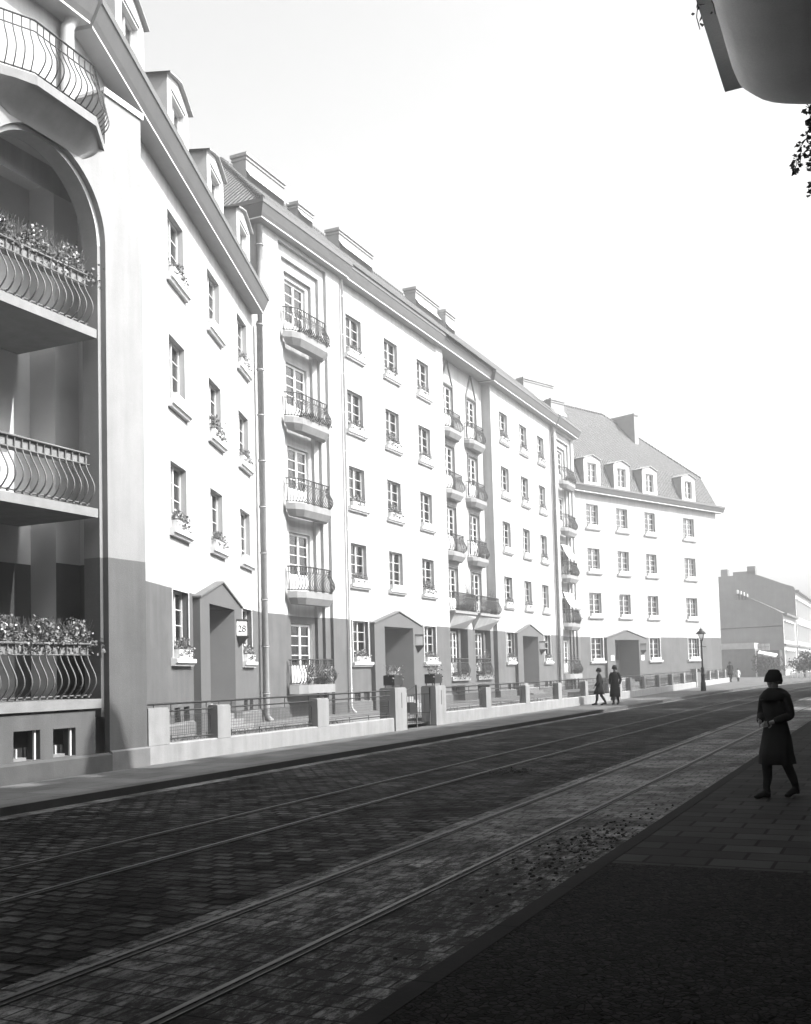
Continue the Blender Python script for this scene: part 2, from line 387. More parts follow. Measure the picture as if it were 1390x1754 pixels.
# ================================================================ shared window meshes
def frame_mesh(w, h, cols=1, rows=4, v=.19):
    mb = MB(); t = .05
    a, b = -w/2, w/2; y0, y1 = v-.03, v+.04
    mb.box(a, a+t, y0, y1, 0, h, 'wood'); mb.box(b-t, b, y0, y1, 0, h, 'wood')
    mb.box(a+t, b-t, y0, y1, 0, t, 'wood'); mb.box(a+t, b-t, y0, y1, h-t, h, 'wood')
    mb.box(-.04, .04, y0-.01, y1, t, h-t, 'wood')
    for s_ in (-1, 1):
        x0, x1 = (a+t, -.04) if s_ < 0 else (.04, b-t)
        for r in range(1, rows): z = t+(h-2*t)*r/rows; mb.box(x0, x1, v-.012, v+.012, z-.011, z+.011, 'wood')
        for c_ in range(1, cols): x = x0+(x1-x0)*c_/cols; mb.box(x-.013, x+.013, v-.014, v+.014, t, h-t, 'wood')
    return mb.mesh('window_frame')
def pane_mesh(w, h, v=.20):
    mb = MB(); mb.box(-w/2+.03, w/2-.03, v, v+.006, .03, h-.03, 'glass'); return mb.mesh('pane')
def sill_mesh(w):
    mb = MB(); mb.extr([(0, -.20), (-.10, -.20), (-.12, -.13), (-.17, -.12), (-.17, -.02), (0, 0.0)], -w/2-.17, w/2+.17, 'trim'); return mb.mesh('sill')
def surround_mesh(w, h):
    mb = MB(); t = .05
    mb.box(-w/2-t, -w/2, -.02, .03, -.0, h+t, 'trim'); mb.box(w/2, w/2+t, -.02, .03, 0, h+t, 'trim'); mb.box(-w/2, w/2, -.02, .03, h, h+t, 'trim')
    return mb.mesh('surround')
def curtain_mesh(kind, w, h, v=.30):
    mb = MB(); n = 26
    def drape(x0, x1, z0, z1, amp=.02, per=9):
        P = [(x0+(x1-x0)*i/n, v+amp*sin(i*2*pi*per/n/2.2)) for i in range(n+1)]
        for p, q in zip(P, P[1:]): mb.face([(p[0], p[1], z0), (q[0], q[1], z0), (q[0], q[1], z1), (p[0], p[1], z1)], 'curtain', True)
    if kind == 0: drape(-w/2, -w*.18, 0, h); drape(w*.18, w/2, 0, h)
    elif kind == 1: drape(-w/2, w/2, 0, h, .025, 12)
    elif kind == 2: drape(-w/2, w/2, h*.45, h, .006, 4)
    elif kind == 3: drape(-w/2, -w*.05, 0, h, .02)
    elif kind == 4: drape(-w/2, w/2, 0, h*.5, .015, 10); drape(-w/2, w/2, h*.8, h, .015, 10)
    return mb.mesh('curtain')
WM = {}
def window_set(key, w, h, cols=1, rows=4):
    WM[key] = dict(w=w, h=h, frame=frame_mesh(w, h, cols, rows), pane=pane_mesh(w, h), sill=sill_mesh(w), surround=surround_mesh(w, h),
                   cur=[curtain_mesh(k, w-.06, h) for k in range(5)])
window_set('std', 1.45, 1.74); window_set('wide', 1.65, 1.74, 2); window_set('dorm', 1.15, 1.45, 1, 3)
wr = random.Random(21)
_m = MB()
for x0, x1, z0, z1 in ((0, .05, 0, 1.62), (.58, .63, 0, 1.62), (.05, .58, 0, .05), (.05, .58, 1.57, 1.62), (.05, .58, .55, .575), (.05, .58, 1.06, 1.085)): _m.box(x0, x1, -.02, .02, z0, z1, 'wood')
_m.box(.04, .59, -.003, .003, .04, 1.58, 'glass'); SASH = _m.mesh('open_sash')
def window(parent, u, v, z, key='std', surround=False, sill=True, cur=None):
    d = WM[key]
    f = link('window', d['frame'], parent, (u, v, z))
    link('pane', d['pane'], f)
    if sill: link('sill', d['sill'], f)
    if surround: link('surround', d['surround'], f)
    if cur is None: cur = wr.choice([0, 1, 1, 1, 3, 4, 2, 4, 0, 4])
    if cur is not None: link('curtain', d['cur'][cur], f)
    if key == 'std' and wr.random() < .22:
        a_ = wr.uniform(.5, 1.3); l_ = link('open_sash', SASH, f, (-d['w']/2+.06, .25, .05)); l_.rotation_euler = (0, 0, a_)
    return f

# ---------------------------------------------------------------- plants
def clump(w, dep, h, n, seed, leaf='leaf', flower=.12, size=.05, trail=.25):
    r = random.Random(seed); mb = MB()
    for i in range(int(n*.12)):
        x = r.uniform(-w/2, w/2); mb.tube([(x, 0, 0), (x+r.uniform(-.04, .04), r.uniform(-.05, .05), h*.5), (x+r.uniform(-.1, .1), r.uniform(-dep, dep)*.5, h*r.uniform(.8, 1.15))], .004, leaf, 3, False)
    for i in range(n):
        x = r.gauss(0, w*.3); x = max(-w*.58, min(w*.58, x)) if i % 3 else r.uniform(-w/2, w/2)
        hh = h*(.55+.45*sin(x*7+seed)+.25*r.random())
        z = r.uniform(0, 1)**.8*hh; y = r.gauss(0, dep*.3)
        if r.random() < trail*.5: z = -r.uniform(0, .16); y = -dep*.5-r.uniform(0, .05)
        m = 'flower' if (r.random() < flower and z > h*.45) else (leaf if r.random() < .7 else 'leaf2')
        q = size*r.uniform(.5, 1.2); nrm = Vector((r.gauss(0, 1), r.gauss(-.3, 1), r.gauss(.5, .8))).normalized()
        a = nrm.cross(Vector((r.gauss(0, 1), r.gauss(0, 1), r.gauss(0, 1)))).normalized()*q; b = nrm.cross(a)*.8
        c_ = Vector((x, y, z)); mb.face([c_-a, c_-b*.9+a*.2, c_+a, c_+b*.9+a*.1], m)
    return mb.mesh('plant')
PL = [clump(1.2, .22, .30, 420, s_, size=.04) for s_ in (1, 2, 3)]+[clump(1.15, .2, .46, 340, 9, trail=.4)]
PLF = [clump(.7, .25, .30, 260, 11, 'leaf2', .45, .035)]
PLL = [clump(2.9, .34, .44, 2600, 31, flower=.14, size=.036, trail=.1), clump(2.9, .34, .5, 2400, 32, flower=.2, size=.034, trail=.1)]
PLR = clump(2.1, .2, .22, 520, 41, flower=.05, size=.045)
mb = MB(); mb.extr([(-.10, 0), (.10, 0), (.12, .22), (-.12, .22)], -.64, .64, 'trough'); TROUGH = mb.mesh('flower_box')
FLO = ['ground-floor', 'first-floor', 'second-floor', 'third-floor', 'top-floor']
def flower_box(F, u, z, label, plant=None, v=-.03):
    o = link('flower_box', TROUGH, None, F.P(u, v, z), F.rz)
    tag(o, label, 'flower box', 'flower boxes on the window sills')
    if plant is not None: link('plant', PL[plant], o, (0, 0, .2))
    return o

# ---------------------------------------------------------------- railings
def offset_poly(pts, d):
    out = []
    for i, p in enumerate(pts):
        a = Vector(pts[max(i-1, 0)]); b = Vector(pts[i]); c_ = Vector(pts[min(i+1, len(pts)-1)])
        t1 = (b-a).normalized() if i > 0 else (c_-b).normalized(); t2 = (c_-b).normalized() if i < len(pts)-1 else t1
        n1 = Vector((t1.y, -t1.x)); n2 = Vector((t2.y, -t2.x)); n_ = (n1+n2).normalized(); out.append(b+n_*(d/max(.4, n_.dot(n1))))
    return out
def railing_mesh(pts, h=.95, step=.125, bulge=.17, rb=.017, rt=.026, m='iron', top_gap=.21, feet=False):
    """pts plan polyline running so that outward lies to its right"""
    mb = MB(); P = [Vector(p) for p in pts]
    mb.tube([(p.x, p.y, h) for p in P], rt, m, 6)
    mb.tube([(p.x, p.y, h-top_gap) for p in P], rb*1.1, m, 4)
    mb.tube([(p.x, p.y, .07) for p in P], rb*1.3, m, 4)
    for a, b in zip(P, P[1:]):
        L = (b-a).length; n = max(2, round(L/step)); t = (b-a)/L; o = Vector((t.y, -t.x))
        for i in range(n):
            q = a+t*(L*(i+.5)/n); pl = []
            for k in range(13):
                s_ = k/12; z = h*(1-s_)+.05*s_
                e = 0 if s_ < .22 else bulge*sin(pi*((s_-.22)/.78)**1.45)
                if s_ < .22: e = -.012*sin(pi*s_/.22)
                pl.append((q.x+o.x*e, q.y+o.y*e, z))
            mb.tube(pl, rb, m, 4, False)
            if feet: mb.box(q.x-.02, q.x+.02, q.y-.03, q.y+.01, .03, .09, m)
    return mb.mesh('railing')

# ---------------------------------------------------------------- cornice / roof helpers
def cornice_prof(z, out=.62, h=.55, back=.0):
    # z = soffit level at wall; goes outward (negative y)
    return [(back, z), (-out*.66, z), (-out*.66, z+.045), (-out*.76, z+.16), (-out*.96, z+h*.72), (-out, z+h*.74), (-out, z+h), (back, z+h)]
CM = ['soffit', 'trim', 'cornice', 'cornice', 'cornice', 'cornice', 'cheek', 'cornice']
def number_text(parent, txt, u, v, z, size=.16, rz=0.0):
    cu = bpy.data.curves.new('house_number', 'FONT'); cu.body = txt; cu.size = size; cu.align_x = 'CENTER'; cu.extrude = .003
    cu.materials.append(MT['iron']); t_ = bpy.data.objects.new('house_number_src', cu); COL.objects.link(t_)
    me = bpy.data.meshes.new_from_object(t_.evaluated_get(bpy.context.evaluated_depsgraph_get())); bpy.data.objects.remove(t_)
    o = bpy.data.objects.new('house_number', me); COL.objects.link(o); o.parent = parent
    o.location = (u, v, z); o.rotation_euler = (pi/2, 0, rz); return o
def portal(parent, uc, num=None, plaques=False):
    mb = MB(); W_, o_ = 2.54, 1.53; v = -.2; zt = 3.76
    # stepped gable front: two jambs, lintel, pediment
    mb.box(uc-W_, uc-o_, v, .02, 0, 3.86, 'portal'); mb.box(uc+o_, uc+W_, v, .02, 0, 3.86, 'portal')
    mb.box(uc-o_, uc+o_, v, .02, zt, 3.86, 'portal')
    A = [(uc-W_, v, 3.86), (uc+W_, v, 3.86), (uc, v, 4.42)]; B = [(x, .02, z) for x, y, z in A]
    mb.face(A, 'portal'); mb.face([A[1], B[1], B[2], A[2]], 'portal'); mb.face([A[2], B[2], B[0], A[0]], 'portal')
    # capping along the gable
    for s_ in (-1, 1):
        p0 = (uc+s_*(W_+.05), 3.86); p1 = (uc, 4.47); t = .05
        F_ = [(p0[0], v-.05, p0[1]), (p1[0], v-.05, p1[1]), (p1[0], v-.05, p1[1]+t), (p0[0], v-.05, p0[1]+t)]
        G_ = [(x, .03, z) for x, y, z in F_]
        mb.face(F_, 'cornice'); mb.face([F_[0], F_[1], G_[1], G_[0]], 'cornice'); mb.face([F_[3], F_[2], G_[2], G_[3]], 'cornice'); mb.face([F_[0], F_[3], G_[3], G_[0]], 'cornice')
    # recess lining, splayed inwards
    a0, a1, vb = o_, o_-.55, 1.25
    for s_ in (-1, 1): mb.face([(uc+s_*a0, v, 0), (uc+s_*a1, vb, 0), (uc+s_*a1, vb, zt), (uc+s_*a0, v, zt)], 'portal')
    mb.face([(uc-a0, v, zt), (uc+a0, v, zt), (uc+a1, vb, zt), (uc-a1, vb, zt)], 'portal')
    p = put(mb, 'portal', parent)
    m2 = MB(); m2.box(uc-a1, uc+a1, vb-.02, vb+.06, .9, zt, 'door')
    for i in range(3): m2.box(uc-a1+.15+i*.6, uc-a1+.6+i*.6, vb-.04, vb-.02, 1.1, 2.1, 'door')
    for i in range(3): m2.box(uc-a1+.15+i*.6, uc-a1+.6+i*.6, vb-.035, vb-.02, 2.3, 3.5, 'glass')
    dd = put(m2, 'door', p)
    m3 = MB()
    for i in range(5): m3.box(uc-a0+.05, uc+a0-.05, -.75+i*.3, 1.2, .1+i*.16, .26+i*.16, 'slab')
    put(m3, 'steps', p)
    if num is not None:
        m4 = MB(); a = uc+o_+.22; P3 = [(a, v-.001), (a+.52, v-.001), (a+.26, v-.29)]; P4 = [(a-.04, v), (a+.56, v), (a+.26, v-.34)]
        m4.prism(P3, 2.98, 3.44, 'curtain' if num else 'slab'); m4.prism(P4, 3.441, 3.485, 'iron'); m4.prism(P4, 2.935, 2.979, 'iron')
        tip = (a+.26, v-.03, 2.62)
        for p_, q_ in ((0, 2), (2, 1)): m4.face([(*P4[p_], 2.934), (*P4[q_], 2.934), tip], 'iron')
        for p_ in P3: m4.tube([(*p_, 2.98), (*p_, 3.44)], .014, 'iron', 4)
        nl = put(m4, 'number_lamp', p)
        if num: number_text(nl, num, a+.12, v-.15, 3.09, .30, -atan2(.29, .26)); number_text(nl, num, a+.40, v-.15, 3.09, .30, atan2(.29, .26))
    if plaques:
        for a in (uc-o_-.62, uc+o_+.2):
            m5 = MB(); m5.box(a, a+.42, v-.03, v, 2.2, 2.6, 'trim'); put(m5, 'plaque', p)
    return p
def basement_window(parent, u, z=.565, h=.37, w=1.39):
    mb = MB(); mb.box(u-w/2, u+w/2, .10, .13, z, z+h, 'dark'); mb.box(u-.16, u+.16, .0, .12, z, z+h, 'dado')
    for k in range(5): mb.tube([(u-w/2, .05, z+h*(k+.5)/5), (u+w/2, .05, z+h*(k+.5)/5)], .008, 'iron', 4)
    return put(mb, 'basement_window', parent)
def pipe(parent, u, v, z0, z1, r=.06, m='pipe', shoe=True):
    mb = MB(); pts = [(u, v, z1), (u, v, z0+.25)]
    if shoe: pts += [(u+.05, v-.03, z0+.12), (u+.12, v-.15, z0)]
    mb.tube(pts, r, m, 10)
    z = z0+1
    while z < z1: mb.tube([(u, v, z-.03), (u, v, z+.03)], r*1.25, m, 10); z += 1.65
    return put(mb, 'downpipe', parent)
def chimney(roof, u0, u1, v0, v1, z0, z1, pots=True):
    mb = MB(); mb.box(u0, u1, v0, v1, z0, z1-.14, 'chim'); mb.box(u0-.09, u1+.09, v0-.09, v1+.09, z1-.14, z1, 'cheek')
    mb.box(u0-.05, u1+.05, v0-.05, v1+.05, z1-.3, z1-.22, 'chim')
    mb.face([(u0-.03, v0-.25, z0+.55), (u1+.03, v0-.25, z0+.55), (u1+.03, v0+.02, z0+.95), (u0-.03, v0+.02, z0+.95)], 'trim')
    if pots:
        n = max(1, int((u1-u0)/.5))
        for i in range(n):
            x = u0+(u1-u0)*(i+.5)/n; y = (v0+v1)/2; mb.box(x-.12, x+.12, y-.12, y+.12, z1, z1+.04, 'dark')
    return put(mb, 'chimney', roof)
def dormer(roof, u, z0=15.25, vb=1.9, v0=.03, key='dorm', w=1.0, h=2.05, cur=None):
    mb = MB(); z1 = z0+h; ap = z1+.28
    # front with window hole
    hole = (u-.575, u+.575, z0+.30, z0+1.75)
    mb.wall(u-w, u+w, z0, z1, [hole], v0, .18, split=-1, hi='trim', lo='trim')
    mb.face([(u-w, v0, z1), (u+w, v0, z1), (u+w*.5, v0, ap-.12), (u, v0, ap), (u-w*.5, v0, ap-.12)], 'trim')
    mb.box(u-.64, u+.64, v0-.03, v0, z0+1.81, z0+1.87, 'cheek')
    # cheeks
    for s_ in (-1, 1):
        mb.face([(u+s_*w, v0, z0), (u+s_*w, vb, z0), (u+s_*w, vb, z1), (u+s_*w, v0, z1)], 'cheek')
    d = put(mb, 'dormer', roof)
    m2 = MB(); P = [(u-w-.10, z1-.03), (u-w*.5, ap-.11), (u, ap+.02), (u+w*.5, ap-.11), (u+w+.10, z1-.03)]
    for a, b in zip(P, P[1:]):
        m2.face([(a[0], v0-.12, a[1]), (b[0], v0-.12, b[1]), (b[0], vb+.6, b[1]), (a[0], vb+.6, a[1])], 'cheek')
        m2.face([(a[0], v0-.12, a[1]), (b[0], v0-.12, b[1]), (b[0], v0-.12, b[1]+.05), (a[0], v0-.12, a[1]+.05)], 'cheek')
        m2.face([(a[0], v0-.12, a[1]+.05), (b[0], v0-.12, b[1]+.05), (b[0], vb+.6, b[1]+.05), (a[0], vb+.6, a[1]+.05)], 'cheek')
    put(m2, 'dormer_roof', d)
    f = link('window', WM[key]['frame'], d, (u, v0-.02, z0+.30))
    # glass and curtain stay inside the frame mesh level below the dormer
    m3 = MB(); m3.box(u-.54, u+.54, v0+.18, v0+.186, z0+.33, z0+1.72, 'glass'); put(m3, 'pane', d)
    if cur is None: cur = wr.choice([0, 1, 4])
    link('curtain', WM[key]['cur'][cur], d, (u, v0+.02, z0+.30))
    return d
FLOORZ = 3.3
def zf(k): return 2.20+FLOORZ*k        # window opening bottom
def win_hole(u, k, w=1.45): return (u-w/2, u+w/2, zf(k), zf(k)+1.74)

# balcony on a stepped niche (plan: wall contact a0..a1, front b0..b1 at v=-dep)
SLABTOP = [1.33, 4.85, 8.2, 11.5, 14.8]
def balcony(parent, pts, zt, thick=.2, inset=.08, bulge=.17, k=1, under=.12, nm='balcony', raised=0, rm='iron'):
    mb = MB(); mb.prism(pts, zt-thick, zt, 'slab')
    if under:   # chamfered underside
        cx = sum(p[0] for p in pts)/len(pts); cy = max(p[1] for p in pts)
        q = [(cx+(x-cx)*.86, cy+(y-cy)*.72) for x, y in pts]
        lo = [(x, y, zt-thick-under) for x, y in q]; hi = [(x, y, zt-thick-.001) for x, y in pts]
        mb.face(lo[::-1], 'slab')
        for i in range(len(pts)):
            j = (i+1) % len(pts); mb.face([lo[i], lo[j], hi[j], hi[i]], 'slab')
    b = put(mb, nm, parent)
    line = offset_poly(pts, -inset)
    link('railing', railing_mesh([(p.x, p.y) for p in line], .95, .125, bulge, m=rm), b, (0, 0, zt))
    return b
def balcony_door(parent, u, v, z0, w, h=2.3, cur=0):
    mb = MB(); t = .09; y0, y1 = v+.10, v+.17
    mb.box(u-w/2, u-w/2+t, y0, y1, z0, z0+h, 'wood'); mb.box(u+w/2-t, u+w/2, y0, y1, z0, z0+h, 'wood'); mb.box(u-w/2+t, u+w/2-t, y0, y1, z0+h-t, z0+h, 'wood')
    mb.box(u-.07, u+.07, y0-.01, y1, z0, z0+h-t, 'wood')
    for s_ in (-1, 1):
        x0, x1 = (u-w/2+t, u-.07) if s_ < 0 else (u+.07, u+w/2-t)
        mb.box(x0, x1, y0+.01, y1-.01, z0, z0+.75, 'wood'); mb.box(x0+.06, x1-.06, y0, y0+.01, z0+.12, z0+.62, 'wood')
        for r in range(1, 4): z = z0+.75+(h-t-.75)*r/4; mb.box(x0, x1, y0+.02, y1-.02, z-.015, z+.015, 'wood')
    d = put(mb, 'balcony_door', parent)
    m2 = MB(); m2.box(u-w/2+.05, u+w/2-.05, v+.14, v+.146, z0+.7, z0+h-.05, 'glass'); put(m2, 'pane', d)
    m3 = MB(); n = 20; a, b = u-w/2+.05, u+w/2-.05
    if cur == 1: rg = [(a, b, z0+.1)]
    elif cur == 2: rg = [(a, b, z0+1.2)]
    else: rg = [(a, a+w*.22, z0+.1), (b-w*.3, b, z0+.1)]
    for x0, x1, zb in rg:
        P = [(x0+(x1-x0)*i/n, v+.26+.02*sin(i*1.9)) for i in range(n+1)]
        for p, q in zip(P, P[1:]): m3.face([(p[0], p[1], zb), (q[0], q[1], zb), (q[0], q[1], z0+h-.1), (p[0], p[1], z0+h-.1)], 'curtain', True)
    put(m3, 'curtain', d); return d
def pot_plant(F, u, v, z, label, seed, h=.5, r=.15, group=None):
    mb = MB(); R = []
    for t, q in ((0, .7), (.22, 1.0), (.25, 1.06), (.28, 1.06)): R.append([(r*q*cos(a), r*q*sin(a), t) for a in [k*pi/6 for k in range(12)]])
    mb.rings(R, 'trough' if seed % 2 else 'darktrough'); o = put(mb, 'potted_plant', None, F.P(u, v, z), F.rz)
    link('plant', clump(.42, .4, h, 190, seed, flower=.05, size=.042, trail=0), o, (0, 0, .26)); tag(o, label, 'potted plant', group or 'potted plants on the balconies'); return o
def stepped_niche(mb, uc, z1, v=0, body=True):
    """concentric stepped frames round a column of balcony doors; returns door plane depth"""
    R = [(1.86, 18.24), (1.43, 17.80), (1.05, 17.38), (.80, 17.18)]; s_ = .13
    for i in range(3):
        (a, za), (b, zb) = R[i], R[i+1]; vv = v+s_*(i+1)
        # ring face
        for x0, x1 in ((uc-a, uc-b), (uc+b, uc+a)):
            mb.face([(x0, vv, 0), (x1, vv, 0), (x1, vv, 3.97), (x0, vv, 3.97)], 'dado'); mb.face([(x0, vv, 3.97), (x1, vv, 3.97), (x1, vv, zb), (x0, vv, zb)], 'plaster')
        mb.face([(uc-a, vv, zb), (uc+a, vv, zb), (uc+a, vv, za), (uc-a, vv, za)], 'plaster')
        # returns from previous plane
    for i in range(3):
        a, za = R[i]; v0, v1 = v+s_*i, v+s_*(i+1)
        for x in (uc-a, uc+a):
            mb.face([(x, v0, 0), (x, v1, 0), (x, v1, 3.97), (x, v0, 3.97)], 'dado'); mb.face([(x, v0, 3.97), (x, v1, 3.97), (x, v1, za), (x, v0, za)], 'plaster')
        mb.face([(uc-a, v0, za), (uc+a, v0, za), (uc+a, v1, za), (uc-a, v1, za)], 'plaster')
    # door plane: strip between R[3] with door holes
    v3 = v+s_*3; a = R[3][0]; holes = [(uc-a, uc+a, SLABTOP[k]+.02, SLABTOP[k]+2.37, .34) for k in range(5)]
    zs = [0]+[q for h in holes for q in h[2:4]]+[17.18]
    for k in range(0, len(zs)-1, 2):
        z0, z1_ = zs[k], zs[k+1]
        if z1_-z0 > .01:
            seg = [z0, 3.97, z1_] if z0 < 3.97 < z1_ else [z0, z1_]
            for p, q in zip(seg, seg[1:]): mb.face([(uc-a, v3, p), (uc+a, v3, p), (uc+a, v3, q), (uc-a, v3, q)], 'dado' if q <= 3.98 else 'plaster')
    for h in holes:
        for x in (h[0], h[1]): mb.face([(x, v3, h[2]), (x, v3+.34, h[2]), (x, v3+.34, h[3]), (x, v3, h[3])], 'trim')
        mb.face([(h[0], v3, h[3]), (h[1], v3, h[3]), (h[1], v3+.34, h[3]), (h[0], v3+.34, h[3])], 'trim'); mb.face([(h[0], v3, h[2]), (h[1], v3, h[2]), (h[1], v3+.34, h[2]), (h[0], v3+.34, h[2])], 'slab')
    return v3
def house_back(mb, u0, u1, z1, D=11, v0=.0, l=True, r=True):
    mb.face([(u0, D, 0), (u1, D, 0), (u1, D, z1), (u0, D, z1)], 'dado')
    for x, on in ((u0, l), (u1, r)):
        if on: mb.face([(x, v0, 0), (x, D, 0), (x, D, 3.97), (x, v0, 3.97)], 'dado'); mb.face([(x, v0, 3.97), (x, D, 3.97), (x, D, z1), (x, v0, z1)], 'plaster')
    mb.face([(u0, v0+.5, z1), (u1, v0+.5, z1), (u1, D, z1), (u0, D, z1)], 'dado')
    # inner floors, seen only as darkness behind the panes
    for z in (4.7, 8.0, 11.3, 14.6):
        if z < z1-1: mb.face([(u0+.05, v0+.6, z), (u1-.05, v0+.6, z), (u1-.05, D-.1, z), (u0+.05, D-.1, z)], 'dark')
    mb.face([(u0+.05, v0+4.5, .1), (u1-.05, v0+4.5, .1), (u1-.05, v0+4.5, z1-.1), (u0+.05, v0+4.5, z1-.1)], 'dark')
def plinth(parent, segs, z=.5, v=-.08):
    for a, b in segs:
        mb = MB(); mb.extr([(0.01, 0), (v, 0), (v, z), (0.01, z+.06)], a, b, 'plinth'); put(mb, 'plinth', parent)

# ================================================================ HOUSE 2 : oblique wing right of the loggia tower
H2 = empty('apartment_house', F2.O, F2.rz, 'four-storey white house wing with dormers, right of the loggia tower', 'apartment house', 'linked apartment houses of the row')
COL2 = [8.72, 12.74, 16.62]; W2 = 19.3
mb = MB(); holes = [win_hole(u, k) for k in range(1, 4) for u in COL2]+[win_hole(COL2[0], 0), win_hole(COL2[2], 0)]
holes += [(12.45-1.53, 12.45+1.53, 0, 3.76, .1)]+[(u-.7, u+.7, .56, .94, .12) for u in (8.75, 16.7)]
mb.wall(4.8, W2, 0, 11.5, [h for h in holes if h[2] < 11], 0)
mb.wall(1.5, W2, 11.5, 14.95, [h for h in holes if h[2] > 11], 0)
mb.face([(1.5, 11, 0), (W2, 11, 0), (W2, 11, 15), (1.5, 11, 15)], 'dado'); mb.face([(1.5, .5, 14.95), (W2, .5, 14.95), (W2, 11, 14.95), (1.5, 11, 14.95)], 'dado')
for z in (4.7, 8, 11.3): mb.face([(6.0, .6, z), (W2, .6, z), (W2, 11, z), (6.0, 11, z)], 'dark')
mb.face([(6.0, 4.5, .1), (W2, 4.5, .1), (W2, 4.5, 14.9), (6.0, 4.5, 14.9)], 'dark')
put(mb, 'wall', H2)
for k in range(4):
    for i, u in enumerate(COL2):
        if k == 0 and i == 1: continue
        window(H2, u, 0, zf(k), surround=(k == 0))
        pl = {(3, 0): 0, (2, 1): 3, (3, 2): 1, (1, 1): 1, (0, 0): 0, (0, 2): 2, (1, 0): 2, (2, 2): 0}.get((k, i))
        flower_box(F2, u, zf(k), 'flower trough %s, %s, %s window right of the loggia tower' % (
            'with plants' if pl is not None else 'without plants', FLO[k], ['first', 'second', 'third'][i]), pl)
portal(H2, 12.45, '28')
plinth(H2, [(1.6, 9.8), (15.1, 18.9)])
for u in (8.75, 16.7): basement_window(H2, u)
co = MB(); t22 = tan((F2.az)/2)
co.extr(cornice_prof(14.55, .66, .62), 1.62, 18.2, CM, off=lambda y, e: (y*t22 if e == 0 else 0)); put(co, 'cornice', H2)
pipe(H2, 18.55, -.22, .1, 14.4, .115)
r2_ = MB(); a, b = 1.6, 19.4
r2_.face([(a, .0, 15.17), (b, .0, 15.17), (b, .95, 17.95), (a, .95, 17.95)], 'tileF'); r2_.face([(a, .95, 17.95), (b, .95, 17.95), (b, 5.5, 20.2), (a, 5.5, 20.2)], 'tileF')
r2_.face([(a, 5.5, 20.2), (b, 5.5, 20.2), (b, 11, 15.2), (a, 11, 15.2)], 'tileF'); R2 = put(r2_, 'roof', H2)
for u in (4.75, 8.65, 12.65, 16.5): dormer(R2, u, 15.17, 1.4, -.14)
# upper terrace wall behind the tower (same house, street-parallel part)
mb = MB(); K = F2.P(1.5, 0, 0)
def toF2(x, y): d = Vector((x, y, 0))-F2.O; return d.dot(F2.d), d.dot(F2.y)
a = toF2(K.x, K.y); b = toF2(K.x, 6.0); c_ = toF2(K.x-9, 6.0)
mb.face([(b[0], b[1], 11), (a[0], a[1], 11), (a[0], a[1], 15), (b[0], b[1], 15)], 'plaster'); mb.face([(b[0], b[1], 0), (c_[0], c_[1], 0), (c_[0], c_[1], 15), (b[0], b[1], 15)], 'plaster')
p = toF2(K.x+.004, 12.35); q = toF2(K.x+.004, 11.3)
for z0, z1, m in ((12.0, 14.2, 'dark'),): mb.face([(q[0], q[1], z0), (p[0], p[1], z0), (p[0], p[1], z1), (q[0], q[1], z1)], m)
put(mb, 'terrace_wall', H2)
# cornice of the street-parallel part, mitred at K
prof = cornice_prof(14.55, .66, .62); mb = MB()
for i in range(len(prof)):
    (y0, z0), (y1, z1) = prof[i], prof[(i+1) % len(prof)]
    P_ = []
    for yy, zz in ((y0, z0), (y1, z1)):
        e = toF2(K.x-yy, K.y-yy*tan(F2.az/2)*1.0); s0 = toF2(K.x-yy, 6.0); P_.append(((e[0], e[1], zz), (s0[0], s0[1], zz)))
    mb.face([P_[0][0], P_[1][0], P_[1][1], P_[0][1]], CM[i])
put(mb, 'cornice', H2)
mb = MB(); e = toF2(K.x+.5, K.y+.1); s0 = toF2(K.x+.5, 6); e2 = toF2(K.x-.95, K.y+.3); s2 = toF2(K.x-.95, 6)
mb.face([(s0[0], s0[1], 15.17), (e[0], e[1], 15.17), (e2[0], e2[1], 17.95), (s2[0], s2[1], 17.95)], 'tileF'); put(mb, 'roof', H2)
kk = toF2(K.x+.16, K.y-.25); mb = MB(); mb.tube([(kk[0], kk[1], 11.9), (kk[0], kk[1], 14.35), (kk[0]+.05, kk[1]-.1, 14.6)], .13, 'plaster', 12); put(mb, 'downpipe', H2)

